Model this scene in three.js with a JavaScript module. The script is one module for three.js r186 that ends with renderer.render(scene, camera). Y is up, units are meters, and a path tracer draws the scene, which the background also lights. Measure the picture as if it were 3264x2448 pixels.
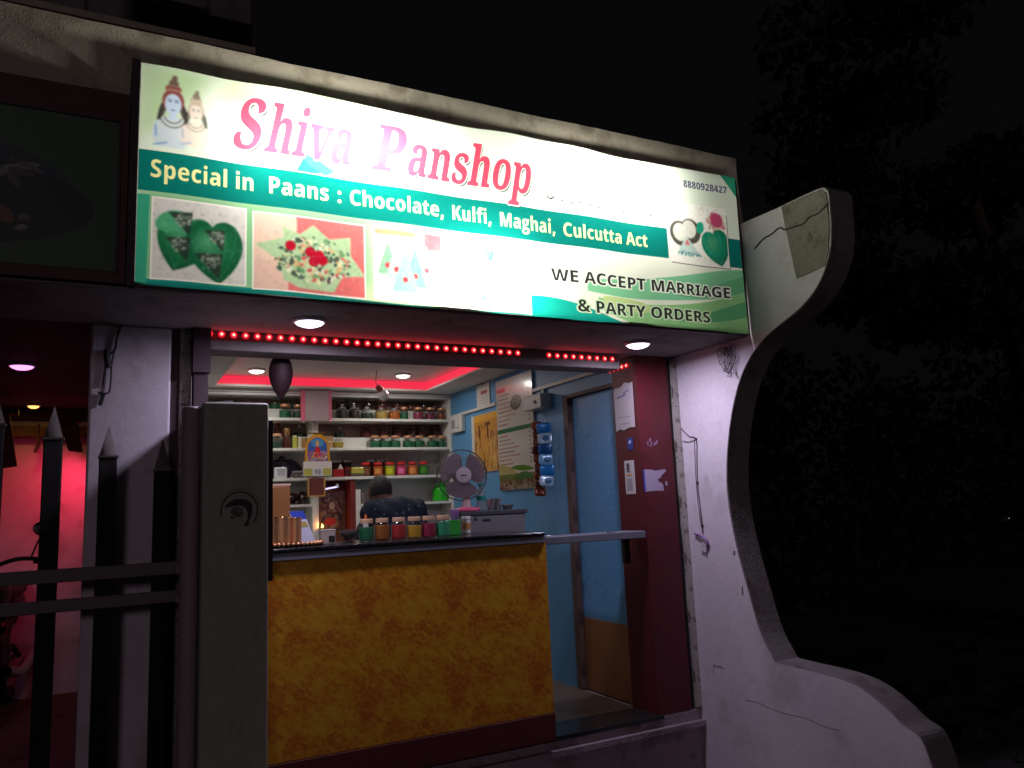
import * as THREE from 'three';
import { RoundedBoxGeometry } from 'three/addons/geometries/RoundedBoxGeometry.js';
import { mergeGeometries } from 'three/addons/utils/BufferGeometryUtils.js';
import { MarchingCubes } from 'three/addons/objects/MarchingCubes.js';
import { RectAreaLightUniformsLib } from 'three/addons/lights/RectAreaLightUniformsLib.js';

// ---------------------------------------------------------------- camera, sky, moon, exposure
const scene = new THREE.Scene();
const camera = new THREE.PerspectiveCamera(51.89, 4 / 3, 0.05, 400);
camera.rotation.order = 'YXZ';
camera.position.set(0, 1.62, 0);
camera.rotation.set(0.151268, -0.483652, -0.044154);
camera.focus = 3.7; camera.userData.fStop = 4.5; // the phone focused on the sign; the shop's depth is a little soft

const renderer = new THREE.WebGLRenderer({ antialias: true });
renderer.toneMapping = THREE.LinearToneMapping;
renderer.toneMappingExposure = 1;
renderer.shadowMap.enabled = true;
RectAreaLightUniformsLib.init();

{ // night sky: nearly black, a trace of town glow near the horizon all round
  const W = 64, H = 32, d = new Float32Array(W * H * 4);
  for (let y = 0; y < H; y++) for (let x = 0; x < W; x++) {
    const up = ((y + 0.5) / H - 0.5) * Math.PI, g = Math.exp(-Math.abs(up) * 2.2), i = (y * W + x) * 4;
    d[i] = 0.0017 + 0.0006 * g; d[i + 1] = 0.0019 + 0.0004 * g; d[i + 2] = 0.0023 + 0.0003 * g; d[i + 3] = 1;
  }
  const t = new THREE.DataTexture(d, W, H, THREE.RGBAFormat, THREE.FloatType);
  t.mapping = THREE.EquirectangularReflectionMapping; t.magFilter = THREE.LinearFilter; t.needsUpdate = true;
  scene.background = t; scene.environment = t;
}
const moon = new THREE.DirectionalLight(new THREE.Color(1, 0.8, 0.88), 0.105);
moon.name = 'moon'; moon.position.set(-3.2, 3.2, 14); moon.castShadow = true; moon.shadow.radius = 14;
moon.shadow.camera.left = -12; moon.shadow.camera.right = 12; moon.shadow.camera.top = 12; moon.shadow.camera.bottom = -12;
scene.add(moon, moon.target);

// strengths of the lamps, all in one place
const LUX = { outer: 225, inner: 125, innerFront: 75, signBulb: 1.0, coveSide: 0.9, dots: 9, pink: 30, amber: 30, redLamp: 1.2, flame: 0.03, violet: 6 };

// ---------------------------------------------------------------- helpers
let seedv = 12345;
const rnd = () => { seedv = (seedv * 1664525 + 1013904223) >>> 0; return seedv / 4294967296; };
const rr = (a, b) => a + (b - a) * rnd();
const used = {};
function numbered(n) { if (!(n in used)) { used[n] = 0; return n; } used[n]++; return n + '_' + String(used[n]).padStart(3, '0'); }
function shadows(o) { o.castShadow = true; o.receiveShadow = true; return o; }
function thing(name, label, category, pos = [0, 0, 0], rotY = 0, group) {
  const o = new THREE.Group(); o.name = numbered(name); o.position.set(...pos); o.rotation.y = rotY;
  o.userData = { label, category }; if (group) o.userData.group = group;
  scene.add(o); return o;
}
function part(parent, name, geo, mat, pos, rot) {
  if (Array.isArray(geo)) geo = merge(geo);
  const m = shadows(new THREE.Mesh(geo, mat)); m.name = name;
  if (pos) m.position.set(...pos); if (rot) m.rotation.set(...rot);
  parent.add(m); return m;
}
function single(name, label, category, geo, mat, pos, rot, group) {
  const m = part(scene, numbered(name), geo, mat, pos, rot);
  m.userData = { label, category }; if (group) m.userData.group = group; return m;
}
function structure(name, geo, mat, pos) { const m = part(scene, numbered(name), geo, mat, pos); m.userData.kind = 'structure'; return m; }
function merge(list) {
  return mergeGeometries(list.map((g) => { let k = g.index ? g.toNonIndexed() : g.clone(); for (const a of Object.keys(k.attributes)) if (!['position', 'normal', 'uv'].includes(a)) k.deleteAttribute(a); if (!k.attributes.uv) k.setAttribute('uv', new THREE.BufferAttribute(new Float32Array(k.attributes.position.count * 2), 2)); return k; }));
}
// texture coordinates in metres from the dominant direction of each face
function uvm(g, s = 1) {
  g = g.index ? g.toNonIndexed() : g;
  const p = g.attributes.position, uv = new Float32Array(p.count * 2), a = new THREE.Vector3(), b = new THREE.Vector3(), c = new THREE.Vector3(), n = new THREE.Vector3();
  for (let i = 0; i < p.count; i += 3) {
    a.fromBufferAttribute(p, i); b.fromBufferAttribute(p, i + 1); c.fromBufferAttribute(p, i + 2);
    n.subVectors(b, a).cross(c.clone().sub(a)); const x = Math.abs(n.x), y = Math.abs(n.y), z = Math.abs(n.z);
    [a, b, c].forEach((v, k) => { const u = x > y && x > z ? [v.z, v.y] : y > z ? [v.x, v.z] : [v.x, v.y]; uv[(i + k) * 2] = u[0] * s; uv[(i + k) * 2 + 1] = u[1] * s; });
  }
  g.setAttribute('uv', new THREE.BufferAttribute(uv, 2)); return g;
}
const bx = (x0, x1, y0, y1, z0, z1, s = 1) => uvm(new THREE.BoxGeometry(x1 - x0, y1 - y0, z1 - z0).translate((x0 + x1) / 2, (y0 + y1) / 2, (z0 + z1) / 2), s);
const rb = (w, h, d, r = 0.004, n = 2) => new RoundedBoxGeometry(w, h, d, n, Math.min(r, w / 2.01, h / 2.01, d / 2.01));
const rbx = (x0, x1, y0, y1, z0, z1, r = 0.005, s = 1) => uvm(rb(x1 - x0, y1 - y0, z1 - z0, r).translate((x0 + x1) / 2, (y0 + y1) / 2, (z0 + z1) / 2), s);
const cyl = (r0, r1, h, n = 20, open = false) => new THREE.CylinderGeometry(r0, r1, h, n, 1, open);
const lathe = (pts, n = 28) => new THREE.LatheGeometry(pts.map((p) => new THREE.Vector2(p[0], p[1])), n);
const tube = (pts, r, seg = 24, n = 6) => new THREE.TubeGeometry(new THREE.CatmullRomCurve3(pts.map((p) => new THREE.Vector3(...p))), seg, r, n);

// ---------------------------------------------------------------- textures
function noiseField(n, oct, cell, seed) { // tileable value noise
  const out = new Float32Array(n * n);
  let amp = 1, tot = 0, c = cell;
  for (let o = 0; o < oct; o++) {
    const g = new Float32Array(c * c); let s = seed + o * 977;
    for (let i = 0; i < g.length; i++) { s = (s * 1664525 + 1013904223) >>> 0; g[i] = s / 4294967296; }
    for (let y = 0; y < n; y++) {
      const fy = (y / n) * c, y0 = Math.floor(fy), ty = fy - y0, sy = ty * ty * (3 - 2 * ty), ya = y0 % c, yb = (y0 + 1) % c;
      for (let x = 0; x < n; x++) {
        const fx = (x / n) * c, x0 = Math.floor(fx), tx = fx - x0, sx = tx * tx * (3 - 2 * tx), xa = x0 % c, xb = (x0 + 1) % c;
        const a = g[ya * c + xa] * (1 - sx) + g[ya * c + xb] * sx, b = g[yb * c + xa] * (1 - sx) + g[yb * c + xb] * sx;
        out[y * n + x] += amp * (a * (1 - sy) + b * sy);
      }
    }
    tot += amp; amp *= 0.55; c = Math.min(c * 2, n);
  }
  for (let i = 0; i < out.length; i++) out[i] /= tot;
  return out;
}
function texFrom(n, fn, srgb = true, rep = 1) {
  const d = new Uint8Array(n * n * 4);
  for (let y = 0; y < n; y++) for (let x = 0; x < n; x++) { const c = fn(y * n + x, x, y), i = (y * n + x) * 4; d[i] = Math.max(0, Math.min(255, c[0])); d[i + 1] = Math.max(0, Math.min(255, c[1])); d[i + 2] = Math.max(0, Math.min(255, c[2])); d[i + 3] = 255; }
  const t = new THREE.DataTexture(d, n, n, THREE.RGBAFormat);
  t.wrapS = t.wrapT = THREE.RepeatWrapping; t.magFilter = THREE.LinearFilter; t.minFilter = THREE.LinearMipmapLinearFilter; t.generateMipmaps = true;
  if (srgb) t.colorSpace = THREE.SRGBColorSpace; t.repeat.set(rep, rep); t.needsUpdate = true; return t;
}
const mixc = (a, b, t) => [a[0] + (b[0] - a[0]) * t, a[1] + (b[1] - a[1]) * t, a[2] + (b[2] - a[2]) * t];
const sst = (x, a, b) => { const t = Math.max(0, Math.min(1, (x - a) / (b - a))); return t * t * (3 - 2 * t); };
const N1 = noiseField(512, 6, 4, 11), N2 = noiseField(512, 5, 16, 57), N3 = noiseField(512, 4, 64, 91);
const sc = (n, r = 1) => n; // keeps calls short
function canvasTex(w, h, draw) {
  const c = document.createElement('canvas'); c.width = w; c.height = h; const g = c.getContext('2d'); draw(g, w, h);
  const t = new THREE.CanvasTexture(c); t.colorSpace = THREE.SRGBColorSpace; t.anisotropy = 8; return t;
}
const plasterMap = (base, stain, amt, rep) => texFrom(512, (i) => { const s = sst(N1[i], 0.5, 0.72) * amt + sst(N2[i], 0.6, 0.8) * amt * 0.4; const c = mixc(base, stain, Math.min(1, s)); const g = (N3[i] - 0.5) * 14; return [c[0] + g, c[1] + g, c[2] + g]; }, true, rep);
const bumpTex = texFrom(512, (i) => { const v = 255 * (N3[i] * 0.55 + N2[i] * 0.3 + N1[i] * 0.15); return [v, v, v]; }, false, 1);
const bump = (m, scale, rep) => { const t = bumpTex.clone(); t.repeat.set(rep, rep); t.needsUpdate = true; m.bumpMap = t; m.bumpScale = scale; return m; };

const std = (o) => new THREE.MeshStandardMaterial({ roughness: 0.7, ...o });
const phy = (o) => new THREE.MeshPhysicalMaterial({ roughness: 0.7, ...o });
const lin = (r, g, b) => new THREE.Color().setRGB(r, g, b);
const glow = (r, g, b, k = 1) => std({ color: 0x222222, emissive: lin(r, g, b), emissiveIntensity: k, roughness: 0.5 });

const M = {
  lilac: bump(std({ map: plasterMap([216, 206, 215], [190, 178, 182], 0.7, 0.8), roughness: 0.85 }), 0.0012, 1.4),
  oldWall: bump(std({ map: plasterMap([208, 198, 208], [164, 148, 150], 0.8, 0.5), roughness: 0.9 }), 0.0015, 1.5),
  concrete: bump(std({ map: plasterMap([178, 170, 152], [124, 115, 98], 1.0, 0.9), roughness: 0.95 }), 0.0016, 2.5),
  cement: bump(std({ map: plasterMap([134, 128, 118], [98, 92, 84], 1.1, 2.2), roughness: 0.95 }), 0.008, 3),
  rawEdge: bump(std({ map: plasterMap([190, 182, 176], [96, 82, 74], 1.2, 3), roughness: 0.95 }), 0.02, 4),
  soffit: bump(std({ map: plasterMap([120, 112, 112], [88, 80, 78], 0.9, 0.8), roughness: 0.9 }), 0.004, 1),
  ceiling: std({ color: lin(0.72, 0.71, 0.69), roughness: 0.8 }),
  white: std({ color: lin(0.7, 0.7, 0.68), roughness: 0.5 }),
  shelf: bump(std({ map: plasterMap([226, 226, 220], [204, 200, 190], 0.7, 1.5), roughness: 0.45 }), 0.001, 3),
  back: std({ color: lin(0.52, 0.5, 0.48), roughness: 0.6 }),
  niche: std({ map: plasterMap([120, 36, 30], [84, 22, 20], 1, 2), roughness: 0.55 }),
  asphalt: bump(std({ map: plasterMap([70, 66, 64], [44, 41, 40], 1.1, 0.4), roughness: 0.95 }), 0.02, 1),
  paver: bump(std({ map: plasterMap([104, 82, 76], [66, 50, 46], 1.1, 0.7), roughness: 0.9 }), 0.01, 2),
  tile: bump(std({ map: plasterMap([112, 94, 80], [80, 66, 56], 1, 1.2), roughness: 0.35 }), 0.001, 2),
  granite: std({ map: texFrom(256, (i) => { const v = 22 + (N3[i * 2] > 0.62 ? 26 : 0) + N2[i] * 10; return [v, v, v + 3]; }, true, 4), roughness: 0.18 }),
  riser: bump(std({ map: plasterMap([150, 132, 140], [96, 82, 86], 1.1, 0.8), roughness: 0.9 }), 0.01, 2),
  maroon: std({ map: plasterMap([84, 15, 28], [62, 12, 20], 1, 1), roughness: 0.42 }),
  plinth: std({ map: plasterMap([84, 22, 22], [60, 16, 16], 1, 2), roughness: 0.6 }),
  black: std({ color: lin(0.012, 0.011, 0.011), roughness: 0.55 }),
  darkMetal: bump(std({ color: lin(0.014, 0.011, 0.013), roughness: 0.55, metalness: 0.3 }), 0.002, 5),
  spike: bump(std({ color: lin(0.17, 0.145, 0.135), roughness: 0.6, metalness: 0.1 }), 0.002, 6),
  rail: bump(std({ color: lin(0.17, 0.135, 0.145), roughness: 0.6, metalness: 0.05 }), 0.002, 5),
  post: bump(std({ color: lin(0.36, 0.26, 0.31), roughness: 0.6 }), 0.002, 5),
  guide: std({ color: lin(0.06, 0.035, 0.045), roughness: 0.6, metalness: 0.3 }),
  edge: std({ color: lin(0.17, 0.17, 0.21), roughness: 0.4 }),
  chrome: std({ color: lin(0.8, 0.8, 0.8), roughness: 0.15, metalness: 1 }),
  steel: std({ color: lin(0.62, 0.6, 0.58), roughness: 0.28, metalness: 1 }),
  copper: std({ color: lin(0.9, 0.46, 0.22), roughness: 0.34, metalness: 0.85 }),
  brass: std({ color: lin(0.78, 0.52, 0.2), roughness: 0.2, metalness: 1 }),
  wood: bump(std({ map: texFrom(256, (i, x, y) => { const k = N2[(y * 2) * 512 + ((x >> 3) * 2)] * 60; return [70 + k, 46 + k * 0.7, 34 + k * 0.5]; }, true, 2), roughness: 0.7 }), 0.003, 4),
  jamb: std({ map: plasterMap([96, 74, 72], [60, 46, 46], 1, 3), roughness: 0.6 }),
  tan: std({ map: plasterMap([142, 98, 62], [126, 84, 52], 0.8, 1.5), roughness: 0.5 }),
  wire: std({ color: lin(0.015, 0.013, 0.013), roughness: 0.6 }),
  cable: std({ color: lin(0.1, 0.06, 0.08), roughness: 0.6 }),
  pvc: std({ color: lin(0.6, 0.6, 0.57), roughness: 0.4 }),
  glass: phy({ color: lin(0.93, 0.96, 0.94), transmission: 1, thickness: 0, roughness: 0.04, ior: 1.45 }),
  pink: std({ color: lin(0.75, 0.1, 0.22), roughness: 0.4 }),
  pinkPaper: std({ color: lin(0.62, 0.12, 0.2), roughness: 0.5 }),
  purple: std({ color: lin(0.28, 0.14, 0.36), roughness: 0.4 }),
  fabricNavy: std({ roughness: 0.9 }),
  skin: std({ color: lin(0.2, 0.1, 0.062), roughness: 0.6 }),
  hair: std({ color: lin(0.012, 0.01, 0.009), roughness: 0.65 }),
  trousers: std({ color: lin(0.03, 0.03, 0.036), roughness: 0.9 }),
};
const sheet = (c, r = 0.6) => std({ color: new THREE.Color(c), roughness: r });

// wallpaper: blue with printed water drops; the counter's mottled laminate
const dropTex = canvasTex(1024, 1024, (g, w) => {
  g.fillStyle = '#5a94c2'; g.fillRect(0, 0, w, w);
  let s = 7; const r = () => { s = (s * 1664525 + 1013904223) >>> 0; return s / 4294967296; };
  for (let i = 0; i < 9000; i++) { g.fillStyle = r() > 0.5 ? 'rgba(120,180,225,0.16)' : 'rgba(30,90,150,0.16)'; g.beginPath(); g.arc(r() * w, r() * w, 1 + r() * 4, 0, 7); g.fill(); }
  for (let i = 0; i < 150; i++) {
    const x = 30 + r() * (w - 60), y = 30 + r() * (w - 60), a = i < 24 ? 6 + r() * 10 : 2 + r() * 4;
    g.lineWidth = a * 0.3; g.strokeStyle = 'rgba(24,74,124,0.9)'; g.beginPath(); g.ellipse(x, y, a, a * (1 + r() * 0.5), 0, -0.4, 2.4); g.stroke();
    g.strokeStyle = 'rgba(170,212,238,0.65)'; g.beginPath(); g.ellipse(x, y, a, a * 1.2, 0, 2.9, 4.6); g.stroke();
    g.fillStyle = 'rgba(200,230,250,0.7)'; g.beginPath(); g.arc(x - a * 0.3, y - a * 0.3, a * 0.16, 0, 7); g.fill();
  }
});
dropTex.wrapS = dropTex.wrapT = THREE.RepeatWrapping; dropTex.repeat.set(1.05, 1.05);
M.blue = std({ map: dropTex, roughness: 0.42 });
bump(M.blue, 0.001, 3);
M.ochre = std({
  map: texFrom(512, (i, x, y) => {
    const a = N1[i], b = N2[((y * 2 + x) % 512) * 512 + ((x * 2 - y + 1024) % 512)], c = N2[((x + y) % 512) * 512 + y];
    let k = mixc([198, 136, 20], [178, 92, 12], sst(b * 0.5 + a * 0.5, 0.38, 0.66)); k = mixc(k, [206, 160, 38], sst(c * 0.6 + (1 - a) * 0.4, 0.44, 0.7) * 0.8);
    const g = (N3[i] - 0.5) * 16; return [k[0] + g, k[1] + g, k[2]];
  }, true, 2.2), roughness: 0.5,
});

// ================================================================= LARGE STRUCTURE
const FZ = -3.79, SOF = 2.475, FL = 0.41, CEIL = 2.64, XB = 2.83, XF = 3.135;
structure('ground', uvm(new THREE.PlaneGeometry(160, 160, 1, 1).rotateX(-Math.PI / 2)), M.asphalt);

const shop = thing('shop_building', 'paan shop front with white piers, dark soffit, open bay and blue inner wall', 'shop');
part(shop, 'platform', [bx(0.30, XF, 0, FL - 0.004, -7.0, FZ), bx(1.0, XF, FL - 0.09, FL - 0.062, FZ, FZ + 0.035)], M.riser);
part(shop, 'floor', bx(0.42, XB, FL - 0.004, FL, -6.95, -4.02), M.tile);
part(shop, 'threshold', rbx(0.42, 2.86, FL - 0.02, FL + 0.004, -4.018, FZ + 0.012, 0.004), M.granite);
part(shop, 'wall', bx(0.30, XB + 0.1, FL, 2.8, -7.0, -6.86), M.back);
part(shop, 'wall', bx(0.30, 0.42, FL, 2.8, -6.86, -3.95), M.back);
const blueWall = part(shop, 'wall', [bx(XB, XB + 0.12, FL, 2.8, -6.86, -4.633), bx(XB, XB + 0.12, 2.34, 2.8, -4.633, -4.04)], M.blue);
blueWall.userData.label = 'blue wall printed with water drops';
part(shop, 'ceiling', [bx(0.42, 0.75, CEIL, CEIL + 0.16, -6.86, -3.95), bx(2.556, XB, CEIL, CEIL + 0.16, -6.86, -3.95), bx(0.75, 2.556, CEIL, CEIL + 0.16, -6.86, -6.48), bx(0.75, 2.556, CEIL, CEIL + 0.16, -5.08, -3.95), bx(0.74, 2.566, 2.725, 2.80, -6.49, -5.07),
  bx(0.75, 2.556, CEIL - 0.001, CEIL + 0.014, -6.48, -6.455), bx(2.531, 2.556, CEIL - 0.001, CEIL + 0.014, -6.455, -5.105), bx(0.75, 0.775, CEIL - 0.001, CEIL + 0.014, -6.455, -5.105)], M.ceiling);
part(shop, 'beam', rbx(0.42, 2.72, 2.385, SOF, -3.95, FZ, 0.006), M.soffit);
part(shop, 'beam', bx(0.30, XF, SOF, 2.8, -3.95, -3.80), M.soffit);
// canopy: soffit, front wall of the roof slab
part(shop, 'soffit', [bx(-2.6, XF, SOF, SOF + 0.06, FZ, -3.43), bx(-2.6, XF, SOF, SOF + 0.006, -3.43, -3.17), ], M.soffit);
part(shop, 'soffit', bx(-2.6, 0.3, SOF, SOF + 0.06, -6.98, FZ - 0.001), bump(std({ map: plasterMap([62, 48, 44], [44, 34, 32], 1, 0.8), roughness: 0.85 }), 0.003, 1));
const fasciaShape = (() => { // rough-edged concrete front of the roof slab
  const g = new THREE.BoxGeometry(6.1, 1.16, 0.12, 140, 12, 1); const p = g.attributes.position;
  for (let i = 0; i < p.count; i++) { const x = p.getX(i), y = p.getY(i); if (y > 0.5) p.setY(i, y + (N2[(Math.floor((x + 4) * 97) % 512) * 512 + 40] - 0.5) * 0.016); if (x > 3.0) p.setX(i, x + (N2[(Math.floor((y + 4) * 57) % 512) * 512 + 90] - 0.5) * 0.08); }
  g.computeVertexNormals(); return uvm(g.translate(0.42, 3.115, -3.52));
})();
part(shop, 'fascia', fasciaShape, M.concrete);
part(shop, 'roof', bx(-2.6, 3.4, 3.56, 3.66, -7.0, -3.58), M.concrete);
// pier and shutter guide at the left of the bay
part(shop, 'pier', rbx(-0.054, 0.268, 0, SOF, -4.02, FZ, 0.012), M.oldWall);
part(shop, 'pier', bx(0.268, 0.305, 0, SOF, -4.02, FZ - 0.02), M.guide);
part(shop, 'pier', rbx(0.305, 0.355, 0, SOF - 0.002, -3.95, FZ - 0.008, 0.008), M.rawEdge);
part(shop, 'shutter_guide', [bx(0.362, 0.422, FL, 2.42, -3.86, FZ + 0.03), bx(0.355, 0.43, 2.27, SOF - 0.003, -3.87, FZ + 0.05)], M.guide);
// red pilaster at the right, with its raw plaster edge
part(shop, 'pilaster', [bx(XB, 3.065, FL, SOF - 0.001, -4.04, FZ)], M.maroon);
part(shop, 'shutter_guide', bx(3.065, 3.10, FL, SOF - 0.002, -3.95, FZ - 0.015), M.black);
{
  const g = new THREE.BoxGeometry(0.036, 2.05, 0.03, 2, 60, 1), p = g.attributes.position;
  for (let i = 0; i < p.count; i++) p.setX(i, p.getX(i) + (N2[(Math.floor((p.getY(i) + 3) * 90) % 512) * 512 + 10] - 0.5) * 0.022 * (p.getX(i) < 0 ? 1.4 : 0.2));
  g.computeVertexNormals(); part(shop, 'plaster_edge', uvm(g.translate(3.116, 1.44, FZ - 0.003)), M.rawEdge);
}
// door in the blue wall
const door = part(shop, 'door', [bx(XB + 0.03, XB + 0.07, 0.868, 2.318, -4.575, -4.05)], M.blue);
door.userData.label = 'blue door with tan lower part';
part(door, 'kick_panel', bx(XB + 0.028, XB + 0.072, FL + 0.006, 0.868, -4.575, -4.05), M.tan);
part(door, 'door_frame', [rbx(XB - 0.006, XB + 0.1, FL, 2.345, -4.64, -4.58, 0.004), rbx(XB - 0.004, XB + 0.1, 2.32, 2.347, -4.58, -4.041, 0.004)], M.jamb);
// upper storey, set back
part(shop, 'upper_wall', bx(-2.6, 0.9, 3.66, 5.6, -6.0, -5.6), M.soffit);
part(shop, 'upper_board', rbx(-0.14, 0.485, 4.60, 5.5, -4.62, -4.58, 0.01), M.soffit); part(shop, 'upper_board', rbx(0.50, 0.74, 4.59, 5.5, -4.66, -4.62, 0.01), M.soffit);
part(shop, 'upper_ledge', bx(-2.6, 0.75, 4.36, 4.40, -5.6, -4.55), M.concrete);
part(shop, 'upper_post', bx(-0.16, -0.14, 4.40, 5.5, -4.62, -4.59), M.guide); part(shop, 'upper_post', bx(0.745, 0.765, 4.40, 5.5, -4.66, -4.63), M.guide);

// ---------------------------------------------------------------- the curved boundary wall at the right
{
  const lower = [[-2.33, 0.46], [-2.374, 0.567], [-2.448, 0.601], [-2.523, 0.654], [-2.629, 0.711], [-2.732, 0.737], [-2.858, 0.748], [-3.029, 0.752], [-3.173, 0.757]];
  const upper = [[-3.173, 0.757], [-3.254, 0.884], [-3.326, 1.119], [-3.383, 1.336], [-3.417, 1.561], [-3.416, 1.714], [-3.385, 1.896], [-3.324, 2.091], [-3.245, 2.248], [-3.16, 2.35], [-3.08, 2.412], [-3.0, 2.455], [-2.886, 2.498], [-2.758, 2.552], [-2.663, 2.619], [-2.596, 2.705], [-2.559, 2.78], [-2.538, 2.9], [-2.534, 2.998], [-2.535, 3.073], [-2.56, 3.105], [-2.63, 3.113], [-2.84, 3.112], [-3.088, 3.116], [-3.40, 3.12]];
  const smooth = (a, n) => new THREE.CatmullRomCurve3(a.map((p) => new THREE.Vector3(-p[0], p[1], 0))).getPoints(n);
  const pts = [new THREE.Vector2(3.90, 0), new THREE.Vector2(2.33, 0), ...smooth(lower, 40), ...smooth(upper, 120).slice(1), new THREE.Vector2(3.90, 3.12)];
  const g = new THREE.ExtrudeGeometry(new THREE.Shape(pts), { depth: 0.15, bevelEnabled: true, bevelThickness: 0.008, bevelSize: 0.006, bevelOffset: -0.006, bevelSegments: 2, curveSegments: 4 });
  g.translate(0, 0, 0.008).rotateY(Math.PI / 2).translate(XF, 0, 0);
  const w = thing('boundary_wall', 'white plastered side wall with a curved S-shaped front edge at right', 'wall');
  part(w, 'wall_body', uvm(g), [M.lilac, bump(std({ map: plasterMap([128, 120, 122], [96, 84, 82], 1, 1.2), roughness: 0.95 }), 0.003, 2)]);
  // repair patch of bare cement and a crack, both on the upper lobe
  const ps = new THREE.Shape([[2.836, 3.102], [2.81, 2.9], [2.784, 2.7], [2.70, 2.703], [2.603, 2.713], [2.572, 2.78], [2.552, 2.9], [2.548, 3.0], [2.549, 3.07], [2.575, 3.096], [2.64, 3.101]].map((p) => new THREE.Vector2(...p)));
  part(w, 'cement_patch', uvm(new THREE.ExtrudeGeometry(ps, { depth: 0.006, bevelEnabled: false }).rotateY(Math.PI / 2).translate(XF - 0.005, 0, 0)), M.cement);
  const ck = [[-3.05, 2.945], [-2.98, 2.968], [-2.92, 2.985], [-2.86, 2.99], [-2.83, 2.979], [-2.76, 2.962], [-2.70, 2.968], [-2.66, 2.976], [-2.60, 2.988], [-2.545, 3.004]].map((p, i) => [XF - (p[0] > -2.84 ? 0.006 : 0.0015), p[1] + (i % 2 ? 0.006 : -0.004), p[0]]);
  part(w, 'crack', tube(ck, 0.0045, 60, 5), M.black);
  part(w, 'crack', tube([[XF, 0.52, -3.42], [XF, 0.525, -3.33], [XF, 0.512, -3.24], [XF, 0.507, -3.12], [XF, 0.512, -3.0], [XF, 0.498, -2.9], [XF, 0.50, -2.8]], 0.0013, 60, 4), M.cement);
  part(w, 'crack', tube([[XF, 0.62, -3.66], [XF, 0.665, -3.655], [XF, 0.662, -3.62], [XF, 0.668, -3.60], [XF, 0.66, -3.575]], 0.0022, 30, 4), M.cement);
  part(w, 'chip', new THREE.SphereGeometry(1, 12, 8).scale(0.003, 0.028, 0.006), M.cement, [XF, 1.10, -3.37]); part(w, 'chip', new THREE.SphereGeometry(1, 12, 8).scale(0.003, 0.014, 0.009), M.cement, [XF, 1.30, -3.41]);
}
// cable and hook hung on the boundary wall, tangle of wire under the soffit
{
  const t = thing('wall_cable', 'thin dark cable stapled down the white curved wall', 'cable');
  const x = XF - 0.004;
  part(t, 'cable', tube([[x, 2.04, -3.785], [x, 2.005, -3.745], [x, 1.975, -3.70], [x, 1.96, -3.65], [x, 1.82, -3.655], [x, 1.694, -3.664], [x, 1.55, -3.657], [x, 1.408, -3.65]], 0.0028, 50), M.cable);
  part(t, 'cable', tube([[x, 1.94, -3.664], [x, 1.80, -3.672], [x, 1.66, -3.676], [x, 1.52, -3.668], [x, 1.408, -3.655]], 0.002, 40), M.cable);
  part(t, 'cable', tube([[x, 1.954, -3.765], [x, 1.945, -3.72], [x, 1.95, -3.66]], 0.002, 16), M.cable);
  for (const [y, z] of [[1.955, -3.65], [1.70, -3.666], [1.45, -3.653]]) part(t, 'clip', rb(0.008, 0.012, 0.02, 0.002), M.cable, [x, y, z]);
  const h = thing('wall_hook', 'small purple folded strip hanging at the end of wall cable', 'hook');
  part(h, 'strip', tube([[x - 0.004, 1.402, -3.72], [x - 0.012, 1.395, -3.67], [x - 0.016, 1.375, -3.62], [x - 0.01, 1.352, -3.605], [x - 0.006, 1.33, -3.62]], 0.007, 30, 8), M.purple);
  part(h, 'flap', rb(0.004, 0.05, 0.05, 0.001), M.oldWall, [x - 0.006, 1.325, -3.645], [0.3, 0, 0]);
  const c = thing('wire_tangle', 'tangle of thin black wire stuck under soffit on curved wall', 'wire');
  for (let k = 0; k < 5; k++) { const a = []; for (let i = 0; i < 9; i++) a.push([XF - 0.012 - rnd() * 0.02, 2.36 + rr(-0.085, 0.1), -3.32 + rr(-0.075, 0.075)]); part(c, 'strand', tube(a, 0.0016, 70, 4), M.wire); }
  part(c, 'strand', tube([[XF - 0.01, 2.38, -3.30], [XF - 0.012, 2.31, -3.28], [XF - 0.008, 2.255, -3.255]], 0.002, 16, 4), M.wire);
  const d = thing('hanging_wires', 'black wires and connector dangling on the white left pier', 'wire');
  const z = FZ + 0.012;
  part(d, 'strand', tube([[0.06, 2.47, z], [0.045, 2.40, z], [0.04, 2.36, z], [0.015, 2.33, z], [0.005, 2.25, z], [0.0, 2.20, z]], 0.006, 30), M.wire);
  part(d, 'strand', tube([[0.04, 2.36, z], [0.03, 2.30, z], [0.028, 2.22, z], [0.02, 2.17, z], [-0.02, 2.17, z]], 0.004, 30), M.wire);
  part(d, 'strand', tube([[0.01, 2.36, z + 0.004], [0.012, 2.31, z + 0.006], [0.02, 2.28, z + 0.004]], 0.013, 16), M.wire);
  part(d, 'connector', rb(0.016, 0.05, 0.014, 0.004), M.wire, [-0.004, 2.14, z + 0.002], [0, 0, -0.25]);
}

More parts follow.
